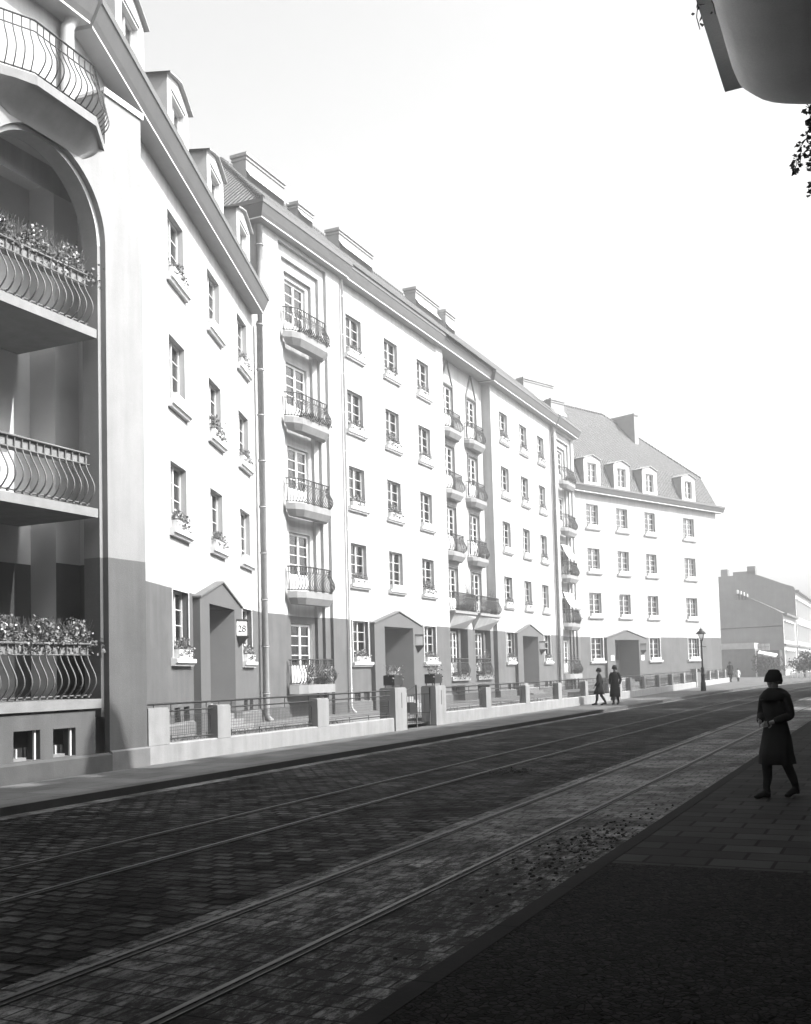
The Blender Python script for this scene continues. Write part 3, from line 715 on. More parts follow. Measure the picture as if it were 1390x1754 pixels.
# ================================================================ HOUSE 1 : loggia tower
H1 = empty('loggia_tower', F1.O, F1.rz, 'white tower of arched loggias with bulging iron railings at the left edge', 'apartment house', 'linked apartment houses of the row')
UA, UB, UC = 3.3, 6.3, 4.8        # opening edges and centre; local u = Y-9
ZS = 9.95
mb = MB()
U0, U1, ZT = .0, 7.4, 11.95
for a_, b_, r_, vv, nxt in ((UA-.03, UB+.03, 1.53, 0, .12), (UA+.06, UB-.06, 1.44, .12, .50)):
    arc = [(UC+r_*cos(pi-pi*i/28), ZS+r_*sin(pi-pi*i/28)) for i in range(29)]
    o0, o1, oz0, ozt = (U0, U1, 0, ZT) if vv == 0 else (UA-.03, UB+.03, 1.0, 11.49)
    m_hi = 'plaster1'
    for x0, x1 in ((o0, UC-r_), (UC+r_, o1)):
        if x1 <= x0: continue
        zb = 0 if vv == 0 else 1.0
        mb.face([(x0, vv, zb), (x1, vv, zb), (x1, vv, 3.97), (x0, vv, 3.97)], 'dado'); mb.face([(x0, vv, 3.97), (x1, vv, 3.97), (x1, vv, ZS), (x0, vv, ZS)], m_hi)
    if vv == 0:
        mb.face([(U0, vv, ZS)]+[(arc[0][0], vv, ZS)]+[(x, vv, z) for x, z in arc[1:15]]+[(UC, vv, ZT), (U0, vv, ZT)], m_hi)
        mb.face([(arc[28][0], vv, ZS), (U1, vv, ZS), (U1, vv, ZT), (UC, vv, ZT)]+[(x, vv, z) for x, z in arc[14:28]], m_hi)
    else:
        out = [(UC+1.53*cos(pi-pi*i/28), ZS+1.53*sin(pi-pi*i/28)) for i in range(29)]
        for i in range(28): mb.face([(arc[i][0], vv, arc[i][1]), (arc[i+1][0], vv, arc[i+1][1]), (out[i+1][0], vv, out[i+1][1]), (out[i][0], vv, out[i][1])], 'trim')
    for i in range(28): mb.face([(arc[i][0], vv, arc[i][1]), (arc[i+1][0], vv, arc[i+1][1]), (arc[i+1][0], nxt, arc[i+1][1]), (arc[i][0], nxt, arc[i][1])], 'plaster1')
    for x in (UC-r_, UC+r_):
        mb.face([(x, vv, .0 if vv == 0 else 1.0), (x, nxt, .0 if vv == 0 else 1.0), (x, nxt, 3.97), (x, vv, 3.97)], 'dado'); mb.face([(x, vv, 3.97), (x, nxt, 3.97), (x, nxt, ZS), (x, vv, ZS)], 'plaster1')
# side, parapet pier and terrace floor
mb.face([(7.4, 0, 0), (7.4, 2.2, 0), (7.4, 2.2, 3.97), (7.4, 0, 3.97)], 'dado'); mb.face([(7.4, 0, 3.97), (7.4, 2.2, 3.97), (7.4, 2.2, 13), (7.4, 0, 13)], 'plaster1')
mb.face([(0, 0, ZT), (7.4, 0, ZT), (7.4, 1.9, ZT), (0, 1.9, ZT)], 'slab')
mb.box(6.35, 7.4, 0.0, 1.3, ZT, 13.0, 'plaster1'); mb.box(6.31, 7.45, -.04, 1.34, 13.0, 13.06, 'trim'); mb.box(6.31, 7.45, -.04, 0.0, 12.93, 13.0, 'trim')
mb.face([(0, 0, 0), (0, 4, 0), (0, 4, 12), (0, 0, 12)], 'plaster1')
# loggia inside: side walls, deep recess on the left, lit pier strip on the right
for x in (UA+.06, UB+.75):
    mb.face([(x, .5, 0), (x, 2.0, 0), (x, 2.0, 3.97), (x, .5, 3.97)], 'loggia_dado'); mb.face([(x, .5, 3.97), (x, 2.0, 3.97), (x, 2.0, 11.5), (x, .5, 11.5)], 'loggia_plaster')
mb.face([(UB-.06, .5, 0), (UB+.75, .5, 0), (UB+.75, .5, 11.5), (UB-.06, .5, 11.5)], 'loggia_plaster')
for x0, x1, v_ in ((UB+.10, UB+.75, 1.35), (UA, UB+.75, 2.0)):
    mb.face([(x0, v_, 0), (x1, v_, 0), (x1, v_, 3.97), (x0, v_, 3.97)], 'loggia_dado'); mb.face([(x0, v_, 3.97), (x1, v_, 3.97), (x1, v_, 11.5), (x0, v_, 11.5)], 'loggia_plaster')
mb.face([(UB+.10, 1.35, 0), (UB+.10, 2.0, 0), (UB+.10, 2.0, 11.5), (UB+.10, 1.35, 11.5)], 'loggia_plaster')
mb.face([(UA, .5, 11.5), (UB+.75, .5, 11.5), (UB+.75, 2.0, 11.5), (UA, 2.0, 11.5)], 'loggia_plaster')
put(mb, 'wall', H1)
# base infill with two basement windows
mb = MB(); bh = [(4.02, 4.62, .36, .86, .3), (4.92, 5.47, .36, .85, .3)]
mb.wall(UA-.02, 5.98, .0, 1.14, bh, .03, .3, split=20, hi='dado', lo='dado'); mb.face([(5.98, .03, 0), (5.98, .5, 0), (5.98, .5, 1.14), (5.98, .03, 1.14)], 'dado')
mb.face([(UA, .5, 0), (UB-.06, .5, 0), (UB-.06, .5, 1.14), (UA, .5, 1.14)], 'dado')
put(mb, 'base_wall', H1)
for x0, x1, z0, z1 in ((4.02, 4.62, .36, .86), (4.92, 5.47, .36, .85)):
    mb = MB(); mb.box(x0, x1, .32, .36, z0, z1, 'dark'); mb.box(x1-.09, x1-.05, .08, .12, z0, z1, 'wood'); mb.box(x0, x0+.3, .05, .3, z0, z0+.05, 'slab'); mb.box(x0+.12, x0+.15, .1, .14, z0, z0+.2, 'wood')
    put(mb, 'basement_window', H1)
mb = MB(); mb.extr([(0.03, 0), (-.05, 0), (-.05, .30), (.03, .34)], .0, 6.34, 'plinth_shade'); put(mb, 'plinth', H1)
mb = MB(); mb.extr([(0, 0), (-.05, 0), (-.05, .34), (0, .37)], 6.34, 7.42, 'plinth'); put(mb, 'plinth', H1)
LOG = [1.34, 4.86, 8.25]
for i, z in enumerate(LOG):
    mb = MB(); mb.box(UA-.02 if i else UA-.3, 6.09, .02 if i else -.02, 3.55, z-.17, z, 'slab'); b = put(mb, 'loggia_floor', H1)
    link('railing', railing_mesh([(3.2, .10), (5.95, .10)], 1.0, .175, .2, 0.014, .024, 'rail_light', .2, True), b, (0, 0, z))
    if i != 1 or True:
        t_ = MB(); t_.extr([(.0, 0), (.18, 0), (.2, .19), (-.01, .19)], -1.38, 1.36, 'slab')
        o = put(t_, 'flower_box', None, F1.P(4.57, .14, z+.80), F1.rz)
        tag(o, ['long flower trough full of leafy plants behind the lowest loggia railing', 'long empty flower trough behind the middle loggia railing', 'long trough of tall flowering plants behind the arched top loggia railing'][i], 'flower box', 'long flower boxes in the loggias')
        if i != 1: link('plant', PLL[0 if i == 0 else 1], o, (0, .1, .17))
    if i < 2:
        mb = MB(); mb.box(UA+.3, UA+1.35, 1.90, 1.98, z+.02, z+2.3, 'dark'); mb.box(UA+.2, UA+.3, 1.86, 1.98, z+.02, z+2.35, 'wood'); mb.box(UA+1.35, UA+1.45, 1.86, 1.98, z+.02, z+2.35, 'wood'); put(mb, 'loggia_door', H1)
# top balcony with prow-shaped plan
pts = [(2.0, 0), (3.35, 0.0), (3.4, -.0), (3.42, -.12), (4.06, -.54), (5.55, -.50), (6.33, 0.0)]
pts = [(3.0, 0.0), (4.06, -.54), (5.55, -.50), (6.33, 0.0)]
mb = MB(); mb.prism(pts, 11.80, 11.97, 'slab'); tb = put(mb, 'terrace_balcony', H1)
# sloping corbel under the slab
mb = MB(); RR = []
for q in range(9):
    t = q/8; cu_ = cos(t*pi/2); ua, ub = 3.95-.8*cu_, 5.75+.42*cu_; zz = 11.80-.42*t; dp = .46*(1-t)**1.25+.012
    RR.append([(ua+(ub-ua)*k/16, -dp*min(1, (sin(pi*k/16)*1.5)) if 0 < k < 16 else 0.0, zz) for k in range(17)]+[(ub, .05, zz), (ua, .05, zz)])
mb.rings(RR, 'slab', True, False)
line = [(2.6, .35), (3.02, .05), (4.06, -.48), (5.55, -.44), (6.26, .04)]
link('railing', railing_mesh(line, 1.0, .15, .18, .012, .02, 'iron', .2), tb, (0, 0, 11.97))
put(mb, 'corbel', tb)
# ================================================================ HOUSE 3 : five storeys
H3 = empty('apartment_house', F3.O, F3.rz, 'five-storey white house with balcony columns, left of the plain middle pavilion', 'apartment house', 'linked apartment houses of the row')
COL3 = [7.68, 11.42, 15.12]; UCN = 3.2; VA = -.12
mb = MB()
mb.wall(0.15, 6.28, 0, 18.75, [(UCN-1.86, UCN+1.86, 0, 18.24, 0)], VA)
nv = stepped_niche(mb, UCN, 18.75, VA)
mb.face([(6.28, VA, 0), (6.28, 0, 0), (6.28, 0, 18.75), (6.28, VA, 18.75)], 'plaster')
mb.face([(.15, VA, 0), (.15, 11, 0), (.15, 11, 3.97), (.15, VA, 3.97)], 'dado'); mb.face([(.15, VA, 3.97), (.15, 11, 3.97), (.15, 11, 18.75), (.15, VA, 18.75)], 'plaster')
holes = [win_hole(u, k) for k in range(1, 5) for u in COL3]+[win_hole(COL3[0], 0), win_hole(COL3[2], 0), (11.15-1.53, 11.15+1.53, 0, 3.76, .1)]+[(u-.7, u+.7, .56, .94, .12) for u in (7.7, 15.1)]
mb.wall(6.28, 17.75, 0, 18.75, holes, 0)
mb.face([(17.75, 0, 0), (17.75, .55, 0), (17.75, .55, 18.75), (17.75, 0, 18.75)], 'plaster')
DC = [19.57, 23.12]; hs = [(u-.72, u+.72, SLABTOP[k]+.02, 3.9+3.3*k, .3) for k in range(1, 5) for u in DC]
mb.wall(17.75, 24.9, 4.6, 18.75, hs, .55)
# ground floor of the recessed bay: two deep openings between piers
g = [(18.15, 20.85, 1.3, 3.97, .5), (21.95, 24.4, 1.3, 3.97, .5), (18.3, 20.2, .15, .95, .4), (22.1, 23.9, .15, .95, .4)]
mb.wall(17.75, 24.9, 0, 4.6, g, .25, .5)
for u in DC:
    mb.face([(u-1.4, .80, 1.3), (u+1.35, .80, 1.3), (u+1.35, .80, 4), (u-1.4, .80, 4)], 'loggia_dado')
    mb.face([(u-1.4, .65, .1), (u+1.35, .65, .1), (u+1.35, .65, 1.0), (u-1.4, .65, 1.0)], 'dark')
house_back(mb, 0.15, 24.9, 18.75, v0=.6, l=False, r=False)
put(mb, 'wall', H3)
for k in range(5):
    for i, u in enumerate(COL3):
        if k == 0 and i == 1: continue
        cur = {(3, 2): 2, (4, 0): None, (3, 0): None, (2, 2): None}.get((k, i), 'x')
        if cur == 'x': window(H3, u, 0, zf(k), surround=(k == 0))
        elif cur is None: 
            f = window(H3, u, 0, zf(k), surround=(k == 0), cur=3)
        else: window(H3, u, 0, zf(k), cur=2)
        pl = {(4, 0): 1, (4, 1): 0, (4, 2): 2, (3, 0): 0, (3, 1): 3, (3, 2): 1, (2, 0): 2, (2, 1): 3, (1, 0): 1, (1, 2): 3, (0, 0): 0, (0, 2): 1}.get((k, i))
        flower_box(F3, u, zf(k), 'flower trough %s, %s, %s window right of the stepped niche' % (
            'with plants' if pl is not None else 'without plants', FLO[k], ['first', 'second', 'third'][i]), pl)
portal(H3, 11.15, '')
plinth(H3, [(.1, 1.2), (5.2, 8.55), (13.75, 17.7)])
for u in (7.7, 15.1): basement_window(H3, u)
npts = [(UCN-1.64, VA), (UCN-1.42, VA-.28), (UCN-1.05, VA-.47), (UCN+1.02, VA-.47), (UCN+1.38, VA-.28), (UCN+1.62, VA)]
for k in range(5):
    b = balcony(H3, npts, SLABTOP[k], .33 if k == 0 else .24, under=0 if k == 0 else .24)
    balcony_door(H3, UCN, nv, SLABTOP[k]+.02, 1.55, 2.33, [0, 1, 0, 0, 1][k])
for u in DC:
    i = DC.index(u)
    for k in range(2, 5):
        balcony(H3, [(u-1.25, .55), (u-1.15, .25), (u-.85, .05), (u+.85, .05), (u+1.15, .25), (u+1.25, .55)], SLABTOP[k]-.2, .2, under=.24)
    for k in range(1, 5):
        balcony_door(H3, u, .55, SLABTOP[k]+.02, 1.40, 3.88+3.3*k-SLABTOP[k]-.02, (k+i) % 3)
        mb = MB(); z0 = SLABTOP[k]+.02; z1 = 3.92+3.3*k; w = .72
        for s_ in (-1, 1): mb.box(u+s_*w-(.1 if s_ < 0 else 0), u+s_*w+(.1 if s_ > 0 else 0), .50, .56, z0, z1, 'cornice')
        mb.box(u-w-.1, u+w+.1, .50, .56, z1, z1+.1, 'cornice')
        if k == 4:
            for s_ in (-1, 1):
                a_, b_ = (u+s_*.82, z1+.1), (u, z1+1.52)
                A = [(a_[0], .49, a_[1]), (a_[0]-s_*.13, .49, a_[1]), (b_[0], .49, b_[1]-.22), (b_[0], .49, b_[1])]; B = [(x, .56, z) for x, y, z in A]
                mb.face(A, 'cornice'); mb.face([A[0], B[0], B[3], A[3]], 'cornice'); mb.face([A[1], B[1], B[2], A[2]], 'cornice')
        put(mb, 'door_surround', H3)
    # first-floor bay balcony with splayed white wedge below
    lo_ = u-1.72 if i == 0 else u-1.6; hi_ = u+1.55 if i == 0 else u+1.78
    b = balcony(H3, [(lo_-.02, .55), (lo_, -.28), (hi_-.04, -.28), (hi_, .55)], 4.85, .14, under=0, nm='bay_balcony')
    mb = MB(); a_, c_ = lo_+.12, hi_-.12
    A = [(a_, -.20, 4.70), (c_, -.20, 4.70), (c_, -.20, 4.55), (a_, .20, 3.97)]
    mb.face(A, 'plaster'); mb.face([(a_, .20, 3.97), (c_, -.20, 4.55), (c_-.5, .25, 3.98)], 'soffit'); mb.face([(c_, -.20, 4.70), (c_, .25, 4.70), (c_, .25, 3.97), (c_-.5, .25, 3.98), (c_, -.20, 4.55)], 'plaster')
    mb.face([(a_, .2, 3.97), (a_, .25, 4.7), (a_, -.20, 4.70)], 'plaster'); put(mb, 'splayed_wedge', b)
    # ground floor slab and rail in the opening
    a_, c_ = (18.2, 20.8) if i == 0 else (22.0, 24.35)
    b = balcony(H3, [(a_, .5), (a_+.02, .12), (c_-.02, .12), (c_, .5)], 1.42, .22, under=0, bulge=.14)
    balcony_door(H3, a_+1.3, .50, 1.42, 1.05, 2.4, 1)
    mb = MB(); mb.box(a_+1.9, a_+2.2, .5, .79, 1.42, 3.9, 'dado'); put(mb, 'inner_pier', H3)
    link('flower_row', PLR, b, ((a_+c_)/2, .2, 1.44))
co = MB()
co.extr(cornice_prof(18.42, .66, .62), 0.15, 6.5, CM, off=lambda y, e: (y if e == 0 else 0)); 
cc = cornice_prof(18.42, .66, .62)
for i in range(len(cc)):
    (y0, z0), (y1, z1) = cc[i], cc[(i+1) % len(cc)]; co.face([(.15+y0, VA*0+y0, z0), (.15+y1, y1, z1), (.15+y1, 11, z1), (.15+y0, 11, z0)], CM[i])
co.extr(cornice_prof(18.42, .56, .60), 6.5, 16.95, CM)
co.extr(cornice_prof(18.50, .42, .50, .6), 16.95, 24.9, CM)
put(co, 'cornice', H3)
pipe(H3, 6.24, -.24, .1, 18.3, .045, 'trim')
pipe(H3, .02, -.13, 14.9, 18.3, .13, 'pipe', False)
r3 = MB(); e, rz_ = 19.02, 24.75
r3.face([(-.5, -.62, e), (24.95, -.62, e), (24.95, 5.5, rz_), (5.9, 5.5, rz_)], 'tileF'); r3.face([(-.5, -.62, e), (5.9, 5.5, rz_), (-.5, 11.6, e)], 'tileS')
r3.face([(24.95, 5.5, rz_), (24.95, 11.6, e), (-.5, 11.6, e), (5.9, 5.5, rz_)], 'tileF')
for p, q in (((-.5, -.62, e), (5.9, 5.5, rz_)), ((5.9, 5.5, rz_), (24.95, 5.5, rz_))): r3.tube([p, q], .10, 'tileF', 6)
R3 = put(r3, 'roof', H3)
chimney(R3, 5.6, 8.75, 4.0, 4.7, 22.9, 24.55, False); chimney(R3, 10.0, 11.4, 4.0, 4.5, 22.9, 24.15)
chimney(R3, 14.1, 17.9, 4.0, 4.7, 22.9, 24.45, False); chimney(R3, 23.6, 27.1, 4.0, 4.7, 22.9, 24.5, False); chimney(R3, 27.0, 28.5, 3.5, 3.95, 22.4, 24.1)
# ================================================================ HOUSE 4 : middle pavilion
H4 = empty('apartment_house', F4.O, F4.rz, 'five-storey white pavilion between the paired balconies and the lower house at the bend', 'apartment house', 'linked apartment houses of the row')
COL4 = [5.1, 8.85, 12.5]; UN4 = 17.72; W4 = 19.85
mb = MB(); holes = [win_hole(u, k) for k in range(1, 5) for u in COL4]+[win_hole(COL4[0], 0), win_hole(COL4[2], 0), (8.4-1.53, 8.4+1.53, 0, 3.76, .1)]+[(u-.7, u+.7, .56, .94, .12) for u in (5.1, 12.5)]
mb.wall(2.9, 14.9, 0, 18.75, holes, 0)
mb.wall(14.9, 20.2, 0, 18.75, [(UN4-1.86, UN4+1.86, 0, 18.24, 0)], VA)
mb.face([(14.9, VA, 0), (14.9, 0, 0), (14.9, 0, 3.97), (14.9, VA, 3.97)], 'dado'); mb.face([(14.9, VA, 3.97), (14.9, 0, 3.97), (14.9, 0, 18.75), (14.9, VA, 18.75)], 'plaster')
nv4 = stepped_niche(mb, UN4, 18.75, VA); house_back(mb, 2.9, 20.2, 18.75, l=True, r=True); put(mb, 'wall', H4)
mb = MB(); mb.face([(20.2, VA, 0), (20.2, .6, 0), (20.2, .6, 18.75), (20.2, VA, 18.75)], 'plaster'); put(mb, 'side_wall', H4)
for k in range(5):
    for i, u in enumerate(COL4):
        if k == 0 and i == 1: continue
        window(H4, u, 0, zf(k), surround=(k == 0))
        pl = {(4, 0): 3, (4, 1): 0, (4, 2): 3, (3, 2): 1, (2, 1): None, (1, 0): 1, (1, 1): 2, (0, 0): 0, (0, 2): 1, (2, 2): 0, (3, 1): 2}.get((k, i))
        flower_box(F4, u, zf(k), 'flower trough %s, %s, %s window of the middle pavilion' % (
            'with plants' if pl is not None else 'without plants', FLO[k], ['first', 'second', 'third'][i]), pl)
portal(H4, 8.4, '')
plinth(H4, [(2.9, 5.8), (11.0, 14.8)])
for u in (5.1, 12.5): basement_window(H4, u)
npts = [(UN4-1.64, VA), (UN4-1.42, VA-.28), (UN4-1.05, VA-.47), (UN4+1.02, VA-.47), (UN4+1.38, VA-.28), (UN4+1.62, VA)]
for k in range(5):
    balcony(H4, npts, SLABTOP[k], .33 if k == 0 else .24, under=0 if k == 0 else .24); balcony_door(H4, UN4, nv4, SLABTOP[k]+.02, 1.55, 2.33, [0, 1, 1, 0, 2][k])
co = MB(); co.extr(cornice_prof(18.42, .66, .62), 2.9, 14.9, CM, off=lambda y, e: (y if e == 0 else 0)); co.extr(cornice_prof(18.42, .78, .64), 14.9, 20.2, CM)
cc = cornice_prof(18.42, .66, .62)
for i in range(len(cc)):
    (y0, z0), (y1, z1) = cc[i], cc[(i+1) % len(cc)]; co.face([(2.9+y0, y0, z0), (2.9+y1, y1, z1), (2.9+y1, .6, z1), (2.9+y0, .6, z0)], CM[i])
put(co, 'cornice', H4)
pipe(H4, 14.72, -.2, .1, 18.3, .10, 'pipe')
r4 = MB(); r4.face([(2.2, -.62, e), (20.3, -.75, e), (20.3, 5.5, rz_), (2.2, 5.5, rz_)], 'tileF'); r4.face([(2.2, 5.5, rz_), (20.3, 5.5, rz_), (20.3, 11.6, e), (2.2, 11.6, e)], 'tileF')
R4 = put(r4, 'roof', H4)
# ================================================================ HOUSE 5 : lower house at the bend
H5 = empty('apartment_house', F5.O, F5.rz, 'four-storey house with mansard roof and four white dormers at the street bend', 'apartment house', 'linked apartment houses of the row')
COL5 = [2.34, 6.06, 9.80, 15.38]; W5 = 19.68
mb = MB(); holes = [win_hole(u, k, 1.65 if i == 3 else 1.45) for k in range(1, 4) for i, u in enumerate(COL5)]+[win_hole(COL5[0], 0), win_hole(COL5[2], 0), win_hole(COL5[3], 0, 1.65), (5.83-1.53, 5.83+1.53, 0, 3.76, .1), (14.7, 16.1, 1.1, 1.4, .12)]
mb.wall(-.3, W5, 0, 14.95, holes, 0, hi='plaster5'); house_back(mb, -.3, W5, 14.95, l=False); put(mb, 'wall', H5)
for k in range(4):
    for i, u in enumerate(COL5):
        if k == 0 and i == 1: continue
        window(H5, u, 0, zf(k), 'wide' if i == 3 else 'std', surround=(k == 0), cur=[None, 3, 1, 0, 4][(k*2+i*3) % 5] or 4)
        flower_box(F5, u, zf(k), 'empty flower trough, %s, %s window of the dormered corner house' % (FLO[k], ['first', 'second', 'third', 'fourth'][i]), None)
portal(H5, 5.83, '', True)
plinth(H5, [(.1, 3.2), (8.5, 19.6)])
basement_window(H5, 15.4, 1.105, .29)
co = MB(); co.extr(cornice_prof(14.62, .62, .55), -.3, W5+.6, CM); put(co, 'cornice', H5)
r5 = MB(); zb, zr = 17.75, 23.1
L0, L1, Rg = -.6, W5+.4, 11.6
r5.face([(L0, .0, 15.17), (L1, .0, 15.17), (L1-1.0, .9, zb), (L0, .9, zb)], 'tileF'); r5.face([(L0, .9, zb), (L1-1.0, .9, zb), (Rg, 5.5, zr), (L0, 5.5, zr)], 'tileF')
r5.face([(L1, .0, 15.17), (L1, 11.5, 15.17), (L1-1.0, 10.2, zb), (L1-1.0, .9, zb)], 'tileS'); r5.face([(L1-1.0, .9, zb), (L1-1.0, 10.2, zb), (Rg, 5.5, zr)], 'tileS')
r5.face([(L0, 5.5, zr), (Rg, 5.5, zr), (L1-1.0, 10.2, zb), (L0, 10.2, zb)], 'tileF'); r5.face([(L0, 10.2, zb), (L1-1, 10.2, zb), (L1, 11.5, 15.17), (L0, 11.5, 15.17)], 'tileF')
for p, q in (((L0, 5.5, zr), (Rg, 5.5, zr)), ((Rg, 5.5, zr), (L1-1, .9, zb))): r5.tube([p, q], .1, 'tileF', 6)
# valley piece filling towards the taller pavilion
r5.face([(L0, .9, zb), (L0, 5.5, zr), (-6, 6.5, 23.4), (-4, 1.5, 17.9)], 'tileF')
R5 = put(r5, 'roof', H5)
for i, u in enumerate(COL5): dormer(R5, u, 15.17, 1.2, -.14, cur=[None, 0, 2, 1][i] if i else 3)
chimney(R5, .2, 3.8, 4.4, 5.0, 22.0, 24.1, False); chimney(R5, 1.7, 3.3, 3.0, 3.5, 20.6, 22.4)
mb = MB(); mb.box(12.75, 13.3, 3.1, 6.4, 19.5, 22.85, 'chim'); mb.box(12.67, 13.38, 3.02, 6.48, 22.75, 22.9, 'cheek'); put(mb, 'chimney', R5)

# awnings on the pavilion balconies
for k, nm in ((2, 'white cloth awning slung over the second-floor balcony at the corner'), (1, 'white cloth awning slung over the first-floor balcony at the corner')):
    mb = MB(); z = SLABTOP[k]; n = 10; P = []
    for i in range(n+1):
        t = i/n; P.append((.1-.75*t, 2.2-1.15*t-.28*sin(pi*t)))
    for p, q in zip(P, P[1:]):
        for dz in (0, -.02): mb.face([(-1.1, p[0], p[1]+dz), (1.2, p[0], p[1]+dz), (1.2, q[0], q[1]+dz), (-1.1, q[0], q[1]+dz)], 'trim', True)
    mb.tube([(-1.1, -.65, 1.05), (1.2, -.65, 1.05)], .02, 'wood'); tag(put(mb, 'awning', None, F4.P(UN4, VA, z), F4.rz), nm, 'awning', 'awnings on the corner balconies')
# pots on balconies
pots = [(F3, UCN-.7, VA-.35, SLABTOP[0], 'leafy potted plant at the left of the lowest niche balcony', 51, .55), (F3, UCN+.3, VA-.35, SLABTOP[0], 'round potted plant at the middle of the lowest niche balcony', 52, .3),
        (F3, UCN+.95, VA-.3, SLABTOP[0], 'bushy potted plant at the right end of the lowest niche balcony', 53, .45), (F3, 20.6, .1, 4.85, 'tall palm-like pot plant on the left first-floor bay balcony', 54, 1.3),
        (F3, 21.0, .15, 4.85, 'dark bushy pot plant beside the palm on the bay balcony', 55, .9), (F3, 24.3, .15, 4.85, 'pot plant on the right end of the right bay balcony', 56, 1.1),
        (F3, 23.6, .05, 4.85, 'small pot plant on the right bay balcony', 57, .6), (F3, 22.3, .3, 1.42, 'pot plant on the ledge of the right ground-floor bay', 58, 1.0),
        (F3, 23.8, .3, 1.42, 'trailing pot plant right of the ground-floor bay door', 59, 1.1), (F4, UN4+.9, VA-.3, SLABTOP[4], 'bushy pot plant on the top corner balcony', 60, .7),
        (F4, UN4, VA-.3, SLABTOP[2], 'bushy pot plant on the second-floor corner balcony', 61, .6), (F4, UN4+1.0, VA-.35, SLABTOP[1], 'spiky pot plant on the first-floor corner balcony', 62, 1.1),
        (F4, UN4-.4, VA-.35, SLABTOP[0], 'left dark pot plant on the lowest corner balcony', 64, 1.0), (F4, UN4+.3, VA-.35, SLABTOP[0], 'right dark pot plant on the lowest corner balcony', 66, .8),
        (F3, 23.5, .2, 8.0, 'pot plant on the second-floor right paired balcony', 67, .9)]
for F_, u, v, z, l, sd_, h in pots: pot_plant(F_, u, v, z, l, sd_, h)
for F_, u, k, l in ((F3, UCN, 3, 'row of trailing plants along the third-floor niche balcony'), (F3, UCN, 4, 'low row of plants along the top niche balcony'), (F3, 19.6, 1, 'dense row of plants along the left bay balcony'), (F4, UN4, 4, 'row of plants along the top corner balcony')):
    mb = MB(); mb.extr([(-.07, 0), (.07, 0), (.08, .13), (-.08, .13)], -1.05, 1.05, 'darktrough')
    o = put(mb, 'flower_box', None, F_.P(u, (VA-.36) if k > 1 else -.1, SLABTOP[k]), F_.rz); tag(o, l, 'flower box', 'flower boxes on the balconies'); link('plant', PLR, o, (0, 0, .12))

# ================================================================ FENCE
def fence_part(y0, y1, piers, label, gate=False):
    root = empty('garden_fence', (-13.35, y0, 0), pi/2, label, 'fence', 'garden fences along the pavement')
    L = y1-y0; zz = gz((y0+y1)/2)
    mb = MB(); g0, g1 = gz(y0), gz(y1)
    P0 = [(0, 0, -.1), (0, .26, -.1), (0, .26, .36+g0), (0, .24, .385+g0), (0, .02, .385+g0), (0, 0, .36+g0)]
    P1 = [(L, y, (z if z < 0 else z-g0+g1)) for x, y, z in P0]
    mb.rings([P0, P1], 'concrete', False); put(mb, 'base_wall', root)
    prev = 0.0
    for i, (a, b, ht) in enumerate(piers):
        g = gz(a); w = b-a; dpt = .47 if ht > 1.2 else .26; m2 = MB(); j = random.Random(i).uniform(-.006, .006)
        m2.box(a-y0, b-y0, -.004 if ht < 1.2 else -.05, dpt, -.05 if ht > 1.2 else .37+g, ht-.03+g, 'concrete'); m2.box(a-y0+.015, b-y0-.015, .011 if ht < 1.2 else -.035, dpt-.015, ht-.03+g, ht+g+j, 'concrete')
        if ht > 1.2: m2.box(a-y0+w*.52, a-y0+w*.56, -.06, -.05, .75+g, 1.12+g, 'dado')
        put(m2, 'pier', root)
    edges = [y0]+[q for p in piers for q in p[:2]]+[y1]
    if abs(piers[0][0]-y0) < .05: edges = [q for p in piers for q in p[:2]]+[y1]; edges = edges[1:]
    for a, b in zip(edges[::2], edges[1::2]):
        if b-a < .4: continue
        r = MB(); A, B = a-y0+.02, b-y0-.02; g = gz((a+b)/2); yv = .13
        for z, q in ((1.02, .018), (.46, .015)): r.tube([(A, yv, z+g), (B, yv, z+g)], q, 'iron', 5)
        r.tube([(A+.1, yv, .92+g), (B-.1, yv, .92+g), (B-.05, yv, .87+g), (B-.05, yv, .56+g), (B-.1, yv, .52+g), (A+.1, yv, .52+g), (A+.05, yv, .56+g), (A+.05, yv, .87+g), (A+.1, yv, .92+g)], .009, 'iron', 4)
        n = int((B-A)/.065)
        for i in range(n): x = A+.08+(B-A-.16)*i/max(1, n-1); r.tube([(x, yv, .53+g), (x, yv, .91+g)], .0045, 'iron', 3, False)
        for i in range(6): z = .56+g+i*.065; r.tube([(A+.06, yv, z), (B-.06, yv, z)], .0045, 'iron', 3, False)
        for i in range(max(2, int((B-A)/.9))): x = A+.2+(B-A-.4)*i/max(1, int((B-A)/.9)-1); r.tube([(x, yv, .92+g), (x, yv, 1.16+g)], .009, 'iron', 4); r.tube([(x, yv, .38+g), (x, yv, .53+g)], .009, 'iron', 4)
        put(r, 'railing', root)
    r = MB(); r.tube([(0.0, .13, 1.17+g0), (L, .13, 1.17+g1)], .021, 'iron', 6)
    for a, b, ht in piers:
        if ht < 1.15: r.tube([((a+b)/2-y0, .13, ht-.02+gz(a)), ((a+b)/2-y0, .13, 1.17+gz(a))], .010, 'iron', 4)
    put(r, 'handrail', root); return root
fence_part(16.43, 27.35, [(16.43, 17.08, 1.1), (18.72, 19.2, 1.09), (22.98, 23.55, 1.08)], 'concrete fence with wire mesh between the loggia tower and the gate')
